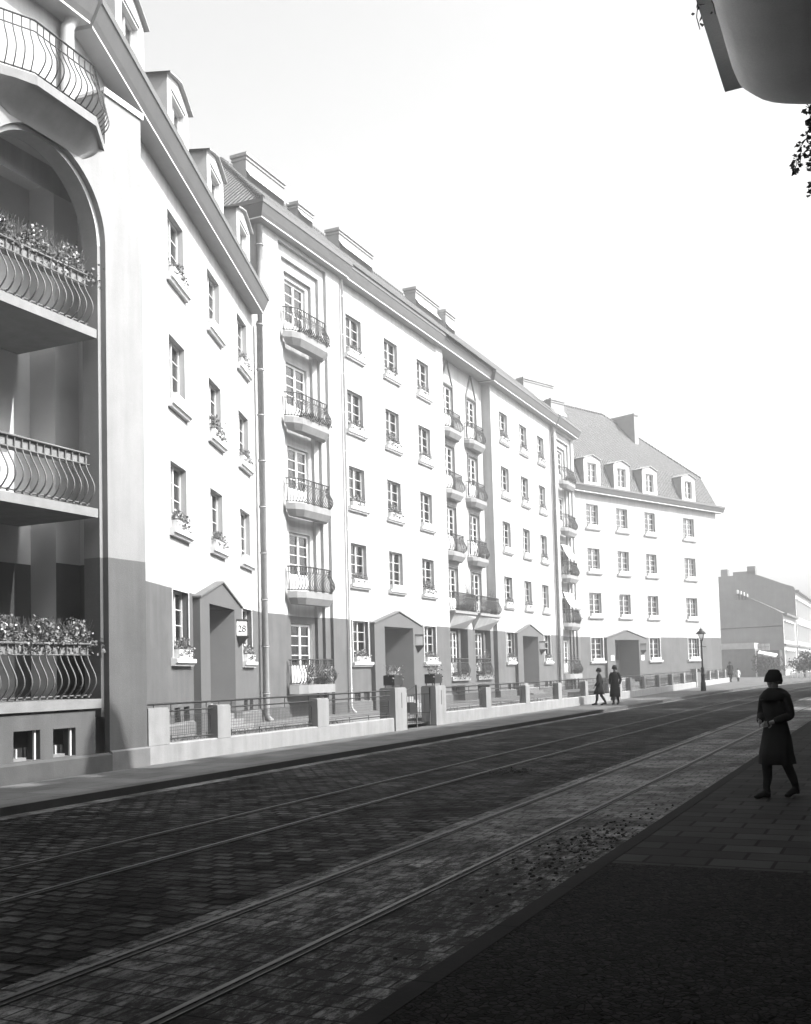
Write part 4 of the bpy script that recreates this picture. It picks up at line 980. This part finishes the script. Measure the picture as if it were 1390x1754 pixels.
for a, b, l in ((27.38, 28.15, 'tall concrete gate pier left of the iron gate, dark flower box on top'), (30.3, 31.1, 'tall concrete gate pier right of the iron gate')):
    mb = MB(); mb.box(a, b, -.04, .47, -.05, 1.22, 'concrete'); mb.box(a+.02, b-.02, -.02, .45, 1.22, 1.25, 'concrete'); mb.box(a+.42, a+.44, -.05, -.04, .65, 1.1, 'dado')
    o = put(mb, 'gate_pier', None, (-13.35, 0, 0), pi/2); tag(o, l, 'gate pier', 'gate piers'); o.location.y = 0
# iron gate
def leaf(w, parent):
    mb = MB(); mb.tube([(0, 0, .05), (0, 0, 1.2)], .018, 'iron', 5); mb.tube([(w, 0, .08), (w, 0, 1.0)], .014, 'iron', 5)
    for z in (.12, .42, 1.0): mb.tube([(0, 0, z), (w, 0, z)], .012, 'iron', 4)
    n = 6
    for i in range(1, n): mb.tube([(w*i/n, 0, .12), (w*i/n, 0, 1.0)], .007, 'iron', 4)
    mb.box(w*.5, w-.02, -.006, .006, .42, .75, 'iron')
    return mb.mesh('gate_leaf')
gt = empty('iron_gate', (-13.5, 28.2, 0), pi/2, 'small dark iron garden gate standing ajar between two tall piers', 'gate')
lf = leaf(1.02, gt); link('gate_leaf', lf, gt, (.03, 0, 0)); o = link('gate_leaf', lf, gt, (2.05, 0, 0), pi-.95)
mb = MB(); mb.tube([(1.08, .02, 0), (1.08, .02, 1.3)], .03, 'iron', 6); mb.tube([(1.08, .02, 1.28), (.05, .02, 1.1)], .012, 'iron', 4); put(mb, 'gate_post', gt)
for y, l in ((27.52, 'dark planter with pale flowers on the left gate pier'), (30.45, 'dark planter with pale flowers on the right gate pier')):
    mb = MB(); mb.box(0, .56, -.16, .20, .07, .36, 'darktrough'); mb.box(0.02, .54, -.14, .18, .30, .365, 'earth')
    for x in (.04, .52):
        for q in (-.12, .16): mb.tube([(x, q, 0), (x, q, .08)], .018, 'iron', 5)
    o = put(mb, 'planter', None, (-13.55, y, 1.25), pi/2); tag(o, l, 'planter', 'planters on the gate piers'); link('plant', PLF[0], o, (.28, .02, .33))
PR2 = [(34.8, 35.28, 1.09)]+[(y, y+.48, 1.08) for y in (39.1, 43.4, 47.6)]
fence_part(31.12, 52.0, PR2, 'concrete fence with wire mesh from the gate past the paired balconies')
fence_part(54.2, 76.4, [(54.2, 54.6, 1.08)]+[(y, y+.4, 1.08) for y in (56.5, 59.9, 63.9, 67.8, 71.9)], 'concrete fence with wire mesh in front of the corner house, left of its gate')
fence_part(79.0, 92.3, [(79.0, 79.4, 1.2)]+[(y, y+.35, 1.08) for y in (82.4, 86.2, 90.1)], 'last concrete fence section behind the street lamp')
mb = MB(); mb.box(76.5, 76.9, -.02, .3, 0, 1.45, 'concrete'); tag(put(mb, 'gate_pier', None, (-13.35, 0, 0), pi/2), 'narrow tall gate pier left of the street lamp', 'gate pier', 'gate piers')
mb = MB(); mb.box(76.95, 79.0, .1, .16, .1, 1.2, 'dado'); tag(put(mb, 'garden_gate', None, (-13.35, 0, 0), pi/2), 'closed board gate just left of the street lamp', 'gate')
# garden ends / cross walls beside the entrance of the corner house
for y, l in ((52.1, 'low cross wall of the garden left of the corner entrance'), (54.05, 'low cross wall of the garden right of the corner entrance')):
    mb = MB(); mb.box(-15.5, -13.36, y-.1, y+.1, 0, .5, 'concrete'); mb.box(-13.9, -13.36, y-.17, y+.17, .5, 1.15, 'concrete'); tag(put(mb, 'cross_wall'), l, 'wall', 'cross walls')

# ================================================================ STREET LAMP
def lathe(mb, prof, n=12, m='iron', cx=0, cy=0):
    mb.rings([[(cx+r*cos(2*pi*k/n), cy+r*sin(2*pi*k/n), z) for k in range(n)] for r, z in prof], m)
LY = 67.2; LP = empty('street_lamp', (-11.32, LY, gz(LY)), 0, 'cast iron gas street lamp with glass lantern standing at the left kerb', 'street lamp')
mb = MB(); lathe(mb, [(.16, 0), (.16, .5), (.13, .55), (.10, .95), (.13, .98), (.13, 1.04), (.10, 1.08), (.10, 1.35), (.12, 1.38), (.12, 1.44), (.06, 1.5), (.05, 2.2), (.04, 3.0), (.07, 3.02), (.035, 3.06), (.03, 3.15)]); put(mb, 'post', LP)
mb = MB(); mb.tube([(-.28, 0, 2.75), (.28, 0, 2.75)], .018); put(mb, 'ladder_bar', LP)
mb = MB()
for s_ in range(4):
    a = pi/4+s_*pi/2; mb.tube([(.09*cos(a), .09*sin(a), 3.12), (.22*cos(a), .22*sin(a), 3.55)], .012)
lathe(mb, [(.10, 3.10), (.10, 3.14)], 4); lathe(mb, [(.34, 3.55), (.30, 3.60), (.16, 3.74), (.10, 3.76), (.11, 3.84), (.02, 3.90), (.03, 3.94), (.0, 3.98)], 8); lan = put(mb, 'lantern', LP)
mb = MB(); mb.rings([[(.08*cos(pi/4+k*pi/2), .08*sin(pi/4+k*pi/2), 3.14) for k in range(4)], [(.205*cos(pi/4+k*pi/2), .205*sin(pi/4+k*pi/2), 3.54) for k in range(4)]], 'glass', False); put(mb, 'lantern_glass', lan)

# ================================================================ OPPOSITE SIDE (right): street block that shades the road, with the overhanging bay
def block(y0, y1, h, label, x0=1.2, depth=10, roof=2.2, eave=.9):
    rt = empty('town_house', (x0, y0, 0), 0, label, 'town house', 'houses on the right-hand side of the street'); L = y1-y0
    mb = MB(); hl = []
    mb.box(0, depth, 0, L, -.1, h, 'stone_wall'); put(mb, 'wall', rt)
    mb = MB(); mb.face([(-eave, -.2, h-.1), (-eave, L+.2, h-.1), (0.05, L+.2, h-.1), (0.05, -.2, h-.1)], 'soffit')
    mb.face([(-eave, -.2, h-.1), (-eave, L+.2, h-.1), (-eave, L+.2, h+.15), (-eave, -.2, h+.15)], 'cornice')
    mb.face([(-eave, -.2, h+.15), (-eave, L+.2, h+.15), (depth/2, L-.2, h+roof), (depth/2, .2, h+roof)], 'tiledark'); mb.face([(depth+eave, -.2, h+.15), (depth+eave, L+.2, h+.15), (depth/2, L-.2, h+roof), (depth/2, .2, h+roof)], 'tiledark')
    for y in (-.2, L+.2): mb.face([(-eave, y, h-.1), (depth+eave, y, h-.1), (depth+eave, y, h+.15), (depth/2, y*.9+.1, h+roof), (-eave, y, h+.15)], 'tiledark')
    rf = put(mb, 'roof', rt)
    fr = MB(); fr.box(-.02, .06, 0, .9, 0, 1.5, 'wood'); fr.box(-.03, .0, .42, .48, 0, 1.5, 'wood'); fm = fr.mesh('window')
    y = 1.5
    while y < L-1.5:
        z = 1.4
        while z < h-2: o = link('window', fm, rt, (-.02, y, z)); z += 3.3
        y += 2.6
    return rt, rf
BA, _ = block(-14, 9.3, 15.0, 'tall town house on the right whose bay overhangs the near pavement')
BB, RA = block(9.3, 43.3, 13.05, 'long town house on the right beyond the overhanging bay')
block(47.8, 54.0, 12.9, 'narrow town house beyond the gap on the right-hand side'); block(58.6, 70.0, 15.2, 'taller town house farther along the right-hand side')
for y, z1, w in ((31.5, 17.4, 1.2),):
    mb = MB(); lathe(mb, [(.80, 13.2), (.75, 15.6), (.62, 16.4), (.45, 17.0), (.22, 17.4), (.04, 17.55)], 12, 'chim', 1.6, y-23.3); put(mb, 'turret', RA)
for y in (29.2, 27.6, 33.4):
    mb = MB(); mb.box(.0, 1.0, y-23.3, y-22.3, 13.0, 14.6, 'chim'); put(mb, 'chimney', RA)
for (x_, y_), rz_b, L_, h_, l_ in (((-13.4, 8.4), pi, 40, 21, 'unseen dark house added on the left behind the camera to block sky light'), ((-13.4, -34), -pi/2, 18, 20, 'unseen dark house added across the street behind the camera to block sky light')):  # unseen houses added behind the camera to cut sky light on the foreground
    rt_, rf_ = block(0, L_, h_, l_); rt_.location = (x_, y_, 0); rt_.rotation_euler = (0, 0, rz_b)
# the bay above the camera: thick slab, parapet, and a rounded corbel that carries it
bay = MB(); sx, sy = -1.2, 14.0     # BA local = world - (1.2, -14)
def bw_(x, y): return (x+sx, y+sy)
xo, ye = -.93, 7.45
bay.prism([bw_(xo, -6), bw_(1.2, -6), bw_(1.2, ye), bw_(xo, ye)], 5.66, 5.82, 'bay')
bay.prism([bw_(xo+.16, -6), bw_(1.2, -6), bw_(1.2, ye-.15), bw_(xo+.16, ye-.15)], 5.82, 6.75, 'bay')
bo = put(bay, 'overhanging_bay', BA)
cb = MB(); R_ = []
for z, off in ((5.66, .10), (5.52, .10), (5.42, .13), (5.33, .20), (5.26, .30), (5.21, .44), (5.19, .60)):
    x0_, y1_, r_ = xo+.02+off, ye-.06-off*.8, .40
    ring = [(x0_+r_-r_*cos(a), y1_-r_+r_*sin(a)) for a in [i*pi/2/8 for i in range(9)]]
    ring = [bw_(x0_, -6)]+[bw_(*q) for q in ring]+[bw_(1.2, y1_), bw_(1.2, -6)]
    R_.append([(x, y, z) for x, y in ring])
cb.rings(R_, 'bay', True); put(cb, 'corbel', bo)
# foliage hanging from the bay
def hanging(name, pts, n, label, seed, size=.035, sp=.09, strands=1):
    r = random.Random(seed); mb = MB(); P0 = [Vector(p) for p in pts]; per = max(1, n//strands)
    for q in range(strands):
        off = Vector((r.gauss(0, sp), r.gauss(0, sp), 0)); cut = r.uniform(.45, 1.0) if strands > 1 else 1.0; P = []
        m_ = max(2, int(len(P0)*4*cut)); drift = Vector((r.gauss(0, .03), r.gauss(0, .03), 0))
        for k in range(m_):
            t = k/3.99; a = min(int(t), len(P0)-2); P.append(P0[a].lerp(P0[a+1], min(1, t-a))+off*(1-.4*k/m_)+drift*k*.35+Vector((r.gauss(0, .008), r.gauss(0, .008), 0)))
        mb.tube(P, .0035, 'leaf', 3)
        for i in range(per):
            t = r.random()*(len(P)-1); k = int(t); p = P[k].lerp(P[min(k+1, len(P)-1)], t-k); o = Vector((r.gauss(0, 1), r.gauss(0, 1), r.gauss(-.2, .6))).normalized(); z_ = size*r.uniform(.6, 1.3)
            c_ = p+o*(.01+z_*.9); side = o.cross(Vector((r.gauss(0, 1), r.gauss(0, 1), r.gauss(0, 1)))).normalized()*z_*.62; dr = o.cross(side).normalized()*z_*.2
            mb.face([p+o*.01, c_-side*.9-dr, c_+o*z_*.9, c_+side-dr], 'leaf')
    tag(put(mb, name), label, 'climbing plant', 'climbing plants on the overhanging bay')
hanging('climbing_plant', [(-.13, 7.5, 5.45), (-.16, 7.6, 5.28), (-.17, 7.7, 5.15), (-.16, 7.8, 5.05), (-.18, 7.8, 4.95)], 4200, 'mass of leafy creeper hanging under the overhanging bay at the right edge', 5, .024, .13, 46)
hanging('climbing_plant', [(-.90, 6.5, 5.9), (-.93, 6.35, 5.7), (-.93, 6.4, 5.45)], 40, 'thin trailing shoot along the outer edge of the overhanging bay', 6, .022, .02, 2)

# ================================================================ FAR END
g = gz(118)
G2 = empty('old_house', (-16, 135, 0), 0, 'tall old house with dark bare brick gable and stepped chimneys', 'old house', 'old houses beyond the bend')
prof = [(-34, 12.2), (-20.06, 12.68), (-15.0, 12.35), (-11.4, 10.3)]
mb = MB(); A = [(x+16, 0, z) for x, z in ((-34, 0), (-11.4, 0), (-11.4, 10.55), (-11.56, 10.93), (-12.88, 11.43), (-15.0, 12.35), (-16, 12.75), (-20.06, 12.68), (-34, 12.2))]; B = [(x, 45, z) for x, y, z in A]
mb.face(A, 'brick_far')
for i in range(1, len(A)):
    j = (i+1) % len(A); mb.face([A[i], B[i], B[j], A[j]], 'facade_far' if i == 1 else 'tiledark')
mb.face([A[0], A[1], B[1], B[0]], 'dark'); mb.face(B[::-1], 'brick_far'); put(mb, 'wall', G2)
for x0, x1, z1 in ((-20.02, -19.2, 13.55), (-18.56, -15.9, 13.15), (-16.87, -15.92, 13.75)): mb = MB(); mb.box(x0+16, x1+16, 0.02, 1.5+z1*.01, 12.0, z1, 'brick_far'); put(mb, 'chimney', G2)
def facade_far(root, X, L, rows, step, y0=0.8, z1=10):
    for k in range(int((L-1)/step)):
        y = y0+k*step
        for r in rows:
            mb = MB(); mb.box(X, X+.05, y, y+1.0, r, r+1.7, 'dark'); mb.box(X, X+.14, y-.14, y, r-.1, r+1.9, 'trim'); mb.box(X, X+.14, y+1.0, y+1.14, r-.1, r+1.9, 'trim'); mb.box(X, X+.28, y-.25, y+1.25, r+1.9, r+2.05, 'trim'); put(mb, 'window', root)
    mb = MB()
    for z, o in ((3.6, .2), (z1-.3, .45)): mb.box(X, X+o, 0.02, L, z, z+.22, 'cornice')
    put(mb, 'cornice', root)
facade_far(G2, 4.6, 44, (1.2, 4.4, 7.4), 2.5, z1=10.6)
G3 = empty('old_house', (-16, 120, 0), 0, 'lower old house with rendered grey gable in front of the taller one', 'old house', 'old houses beyond the bend')
mb = MB(); A = [(x+16, 0, z) for x, z in ((-30, 0), (-11.5, 0), (-11.5, 7.1), (-12.29, 7.6), (-14.84, 8.95), (-16.05, 9.47), (-17, 9.2), (-20, 7.6), (-30, 7.0))]; B = [(x, 14.9, z) for x, y, z in A]
mb.face(A, 'brick_far2')
for i in range(1, len(A)): j = (i+1) % len(A); mb.face([A[i], B[i], B[j], A[j]], 'facade_far' if i == 1 else 'tiledark')
put(mb, 'wall', G3); mb = MB(); mb.tube([(-4.5, -.03, 5.6), (4.4, -.03, 5.75)], .05, 'dark', 4); put(mb, 'gable_cable', G3)
mb = MB()
for i, z in enumerate((9.9, 9.75, 9.6, 9.4)): mb.box(.9+i*.33-1.1, 1.05+i*.33-1.1, 0, .4, 8.8, z, 'trim')
put(mb, 'chimney_pots', G3)
facade_far(G3, 4.5, 14.5, (1.1, 4.3), 2.4, z1=7.2)
SH = empty('shop_shed', (-15.8, 116, g), 0, 'low dark shed with pale band and awning stall beneath the grey gable', 'shed')
mb = MB(); mb.box(-14, 1.72, 0, 3.6, -.3, 2.95, 'brick_far'); mb.box(1.75, 4.1, .8, 3.6, -.3, 2.75, 'door'); put(mb, 'wall', SH)
mb = MB(); mb.box(-14, 1.70, -.08, 3.6, 2.96, 3.6, 'facade_far'); mb.box(2.0, 3.2, -.02, .1, 2.75, 3.45, 'facade_far'); put(mb, 'fascia', SH)
mb = MB(); 
for x in (2.35, 2.75): mb.box(x, x+.03, -.05, -.02, 2.75, 3.45, 'iron')
mb.box(2.0, 3.2, -.05, -.02, 3.1, 3.13, 'iron'); put(mb, 'sign_frame', SH)
mb = MB(); mb.face([(2.1, -.9, 2.5), (3.95, -.9, 2.05), (4.0, .75, 2.35), (2.1, .75, 2.75)], 'trim'); mb.face([(2.1, -.9, 2.5), (3.95, -.9, 2.05), (3.95, -.9, 1.9), (2.1, -.9, 2.35)], 'trim'); put(mb, 'awning', SH)
mb = MB()
for x in (1.8, 4.05): mb.box(x-.06, x+.06, -.1, .02, -.2, 2.7, 'trim' if x < 2 else 'dark')
mb.box(3.45, 4.0, .6, .82, 0, 1.9, 'dado'); put(mb, 'post', SH)
def bush(x, y, z, w, h, n, label, seed, tall=0):
    rt = empty('bush', (x, y, z), 0, label, 'bush', 'bushes beyond the bend'); r = random.Random(seed)
    mb = MB(); tips = []
    for i in range(7):
        a = r.uniform(0, 2*pi); t = (cos(a)*w*.3, sin(a)*w*.3, h*r.uniform(.55, .85)); mb.tube([(0, 0, 0), (t[0]*.4, t[1]*.4, h*.35), t], [.05, .035, .012], 'darkpipe', 5); tips.append(t)
    put(mb, 'trunk', rt); mb = MB()
    cl = [(r.gauss(0, w*.25), r.gauss(0, w*.25), h*r.uniform(.35, .88), w*r.uniform(.14, .24)) for i in range(16)]
    for i in range(n):
        c_ = r.choice(cl); d = Vector((r.gauss(0, 1), r.gauss(0, 1), r.gauss(0, 1))).normalized()*c_[3]*r.uniform(.6, 1.15); p = Vector(c_[:3])+d
        nrm = (d.normalized()+Vector((r.gauss(0, .6), r.gauss(0, .6), r.gauss(0, .6)))).normalized(); a = nrm.cross(Vector((r.gauss(0, 1), r.gauss(0, 1), .2))).normalized()*r.uniform(.06, .13); b = nrm.cross(a)*.8
        mb.face([p-a, p-b, p+a, p+b], 'bushleaf')
    put(mb, 'crown', rt); return rt
bush(-8.6, 108, gz(108), 2.6, 2.3, 1500, 'dark round bush left of the group at the end of the street', 71)
bush(-6.9, 106, gz(106), 2.8, 2.5, 1500, 'dark bush at the right edge of the picture', 72)
bush(-12.4, 112.5, gz(112), 2.4, 2.2, 1300, 'dark bush in front of the market stall', 73)
mb = MB()
for i in range(9): mb.box(-9.6+i*.45, -9.45+i*.45, 104.5, 104.56, g-.1, g+.62, 'trim')
mb.box(-9.7, -5.8, 104.56, 104.6, g+.3, g+.4, 'trim'); tag(put(mb, 'picket_fence'), 'low pale picket fence in front of the bushes', 'fence')

# ================================================================ PEOPLE
def skin_mesh(name, J, E, root, mat):
    me = bpy.data.meshes.new(name+'_src'); names = list(J); me.from_pydata([J[k][:3] for k in names], [(names.index(a), names.index(b)) for a, b in E], [])
    o = bpy.data.objects.new(name+'_src', me); COL.objects.link(o)
    md = o.modifiers.new('Skin', 'SKIN'); md.use_smooth_shade = True
    sk = me.skin_vertices[0].data
    for i, k in enumerate(names):
        r = J[k][3]; sk[i].radius = (r, J[k][4] if len(J[k]) > 4 else r); sk[i].use_root = (k in root)
    sb = o.modifiers.new('Sub', 'SUBSURF'); sb.levels = 2; sb.render_levels = 2
    dg = bpy.context.evaluated_depsgraph_get(); dg.update(); ev = o.evaluated_get(dg); out = bpy.data.meshes.new_from_object(ev); out.name = name
    bpy.data.objects.remove(o); out.materials.clear(); out.materials.append(MT[mat]); return out
def person(x, y, z, rz, h, label, stride=.22, coat='cloth', hat=True, coat_len=.42, arm_in=False, child=False, bodym='skin', fur=False):
    k = h/1.7; root = None
    def s3(*a): return tuple(q*k for q in a)
    J = {'pelvis': s3(0, 0, .92, .13, .10), 'waist': s3(0, .0, 1.06, .115, .09), 'chest': s3(0, .0, 1.27, .145, .10), 'neck': s3(0, 0.0, 1.45, .05), 'head0': s3(0, .015, 1.53, .07), 'head1': s3(0, .02, 1.62, .088, .095), 'head2': s3(0, .01, 1.68, .06),
         'nose': s3(0, .115, 1.575, .012)}
    E_ = [('pelvis', 'waist'), ('waist', 'chest'), ('chest', 'neck'), ('neck', 'head0'), ('head0', 'head1'), ('head1', 'head2'), ('head1', 'nose')]
    roots = ['pelvis']
    for s_, nm in ((-1, 'L'), (1, 'R')):
        f = stride*s_
        J['hip'+nm] = s3(.09*s_, 0, .88, .085); J['knee'+nm] = s3(.09*s_, f*.45+.03, .48, .055); J['ank'+nm] = s3(.085*s_, f-.04, .09 if s_ > 0 else .12, .036); J['toe'+nm] = s3(.095*s_, f+.14, .03, .032)
        E_ += [('pelvis', 'hip'+nm), ('hip'+nm, 'knee'+nm), ('knee'+nm, 'ank'+nm), ('ank'+nm, 'toe'+nm)]
        J['sh'+nm] = s3(.18*s_, 0, 1.39, .055)
        if arm_in: el = (.25*s_, -.02, 1.13); wr_ = (.11*s_, .20, 1.05)
        else: el = (.25*s_, -.06-f*.3, 1.13); wr_ = (.24*s_, .06-f*.6, .90)
        J['el'+nm] = s3(*el, .042); J['wr'+nm] = s3(*wr_, .027)
        d = Vector(wr_)-Vector(el); d.normalize(); w = Vector(wr_); side = d.cross(Vector((s_, 0, 0))).normalized()
        pm = w+d*.06; J['palm'+nm] = s3(*pm, .034, .018)
        E_ += [('chest', 'sh'+nm), ('sh'+nm, 'el'+nm), ('el'+nm, 'wr'+nm), ('wr'+nm, 'palm'+nm)]
        for i, (off, ln) in enumerate(((-.03, .065), (-.01, .075), (.01, .07), (.03, .055))):
            b0 = pm+side*off+d*.02; b1 = b0+d*ln*.55; b2 = b1+d*ln*.4+Vector((-s_*.02, 0, 0))
            for q, p_, r in (('a', b0, .0095), ('b', b1, .0085), ('c', b2, .007)): J['f%s%d%s' % (nm, i, q)] = s3(*p_, r)
            E_ += [('f%s%da' % (nm, i), 'f%s%db' % (nm, i)), ('f%s%db' % (nm, i), 'f%s%dc' % (nm, i))]; roots.append('f%s%da' % (nm, i))
        t0 = w+d*.03-side*.03; t1 = t0-side*.03+d*.03; t2 = t1+d*.025
        for q, p_, r in (('a', t0, .011), ('b', t1, .009), ('c', t2, .008)): J['t%s%s' % (nm, q)] = s3(*p_, r)
        E_ += [('t%sa' % nm, 't%sb' % nm), ('t%sb' % nm, 't%sc' % nm)]; roots.append('t%sa' % nm)
    me = skin_mesh('person', J, E_, roots, bodym)
    # place: +y of the figure is its facing direction
    me.materials.append(MT['cloth'])
    for p_ in me.polygons:
        if p_.center.z < .75*k and abs(p_.center.x) < .2*k: p_.material_index = 1
    o = link('person', me, None, (x, y, z), rz); tag(o, label, 'person')
    n = 18
    def ring(cx, cy, zz, rx, ry, fold=0, ph=0): return [(k*(cx+(rx+fold*sin(5*a+ph))*cos(a)), k*(cy+(ry+fold*sin(5*a+ph))*sin(a)), k*zz) for a in [2*pi*i/n for i in range(n)]]
    mb = MB(); hem = coat_len
    mb.rings([ring(0, .01, hem, .235, .19+stride*.35, .024), ring(.01, .01, hem+.15, .225, .185+stride*.2, .018), ring(0, 0, .82, .215, .165, .006), ring(0, 0, 1.05, .165, .125), ring(0, 0, 1.25, .195, .135), ring(0, 0, 1.38, .185, .115), ring(0, 0, 1.45, .09, .08), ring(0, 0, 1.49, .06, .06)], coat)
    put(mb, 'coat', o)
    for nm in 'LR':
        a, b, c_ = [Vector(J[q+nm][:3]) for q in ('sh', 'el', 'wr')]; e_ = a.lerp(Vector((0, 0, a.z)), .45)
        SJ = {'r': (*e_, .10*k), 'a': (*a, .082*k), 'm': (*a.lerp(b, .5), .070*k), 'b': (*b, .068*k), 'c': (*b.lerp(c_, .5), .060*k), 'd': (*c_, .050*k)}
        link('sleeve', skin_mesh('sleeve', SJ, [('r', 'a'), ('a', 'm'), ('m', 'b'), ('b', 'c'), ('c', 'd')], ['r'], coat), o)
    if fur:
        mb = MB(); mb.rings([ring(0, 0, 1.34, .21, .16, .012), ring(0, 0, 1.40, .22, .17, .014, 1), ring(0, 0, 1.47, .16, .14, .012, 2), ring(0, 0, 1.51, .09, .09)], coat); put(mb, 'fur_collar', o)
    mb = MB()
    for s_, nm in ((-1, 'L'), (1, 'R')):
        a = Vector(J['ank'+nm][:3]); t = Vector(J['toe'+nm][:3]); kn = Vector(J['knee'+nm][:3])
        mb.tube([a+Vector((0, -.045*k, -.04*k)), a+Vector((0, 0, -.045*k)), a.lerp(t, .5)+Vector((0, 0, -.01*k)), t, t+Vector((0, .05*k, -.005*k))], [.03*k, .045*k, .042*k, .04*k, .02*k], 'cloth', 8)
        mb.tube([a+Vector((0, -.02*k, -.02*k)), a+Vector((0, 0, .05*k)), a.lerp(kn, .45)+Vector((0, -.02*k, 0)), kn], [.050*k, .048*k, .064*k, .074*k], 'cloth', 8)
        mb.box(a.x-.02*k, a.x+.02*k, a.y-.06*k, a.y-.02*k, max(0, a.z-.09*k), a.z-.03*k, 'cloth')
    put(mb, 'boots', o)
    mb = MB(); R_ = []
    for i in range(7):
        t = i/6*pi*.62; R_.append([(k*.102*sin(max(t, .02))*cos(a)*1.0, k*(-.012+.112*sin(max(t, .02))*sin(a)), k*(1.645+.10*cos(t)-(.05 if sin(a) < 0 and i > 4 else 0))) for a in [2*pi*j/14 for j in range(14)]])
    mb.rings(R_, 'cloth'); put(mb, 'hair', o)
    mb = MB()
    for s_ in (-1, 1): mb.box(k*(s_*.034-.012), k*(s_*.034+.012), k*.098, k*.108, k*1.597, k*1.606, 'cloth')
    mb.box(-.02*k, .02*k, .1*k, .108*k, 1.535*k, 1.541*k, 'cloth'); put(mb, 'face_features', o)
    if hat:
        mb = MB(); mb.rings([ring(0, 0.0, 1.60, .108, .115), ring(0, 0.01, 1.595, .122, .13), ring(0, .01, 1.61, .122, .13), ring(0, .01, 1.65, .116, .124), ring(0, 0, 1.70, .104, .112), ring(0, -.005, 1.74, .078, .085), ring(0, 0, 1.765, .06, .07), ring(0, 0, 1.77, .01, .01)], coat); put(mb, 'hat', o)
    return o
person(-1.47, 13.85, 0, radians(148), 1.52, 'woman in a dark knee-length coat with fur collar and hat walking on the right pavement', .20, hat=True, arm_in=True, fur=True, coat_len=.46)
person(-12.5, 46.9, 0, radians(100), 1.62, 'left of two dark-coated people on the far left pavement', .22, coat_len=.5)
person(-11.9, 47.4, 0, radians(180), 1.72, 'right of two dark-coated people, near the left kerb', .10, coat_len=.35)
person(-13.4, 93.2, gz(93), radians(200), 1.68, 'man in a dark coat walking with a child past the last fence pier', .25, coat_len=.6)
person(-12.8, 93.4, gz(93), radians(200), 1.12, 'child in a pale dress beside the man past the last fence pier', .12, coat='lightcloth', hat=False, coat_len=.5)

# ================================================================ HAZE
hz = MB(); hz.box(-75, 45, -45, 205, -1.4, 31.0, 'plaster'); me = hz.mesh('haze'); me.materials.clear()
hm = bpy.data.materials.new('haze'); hm.use_nodes = True; t = hm.node_tree; t.nodes.clear()
o_ = t.nodes.new('ShaderNodeOutputMaterial'); pv = t.nodes.new('ShaderNodeVolumePrincipled'); pv.inputs['Color'].default_value = g3(.92); pv.inputs['Density'].default_value = .0025; pv.inputs['Anisotropy'].default_value = .1
t.links.new(pv.outputs[0], o_.inputs['Volume']); me.materials.append(hm); tag(link('haze', me), kind='stuff')
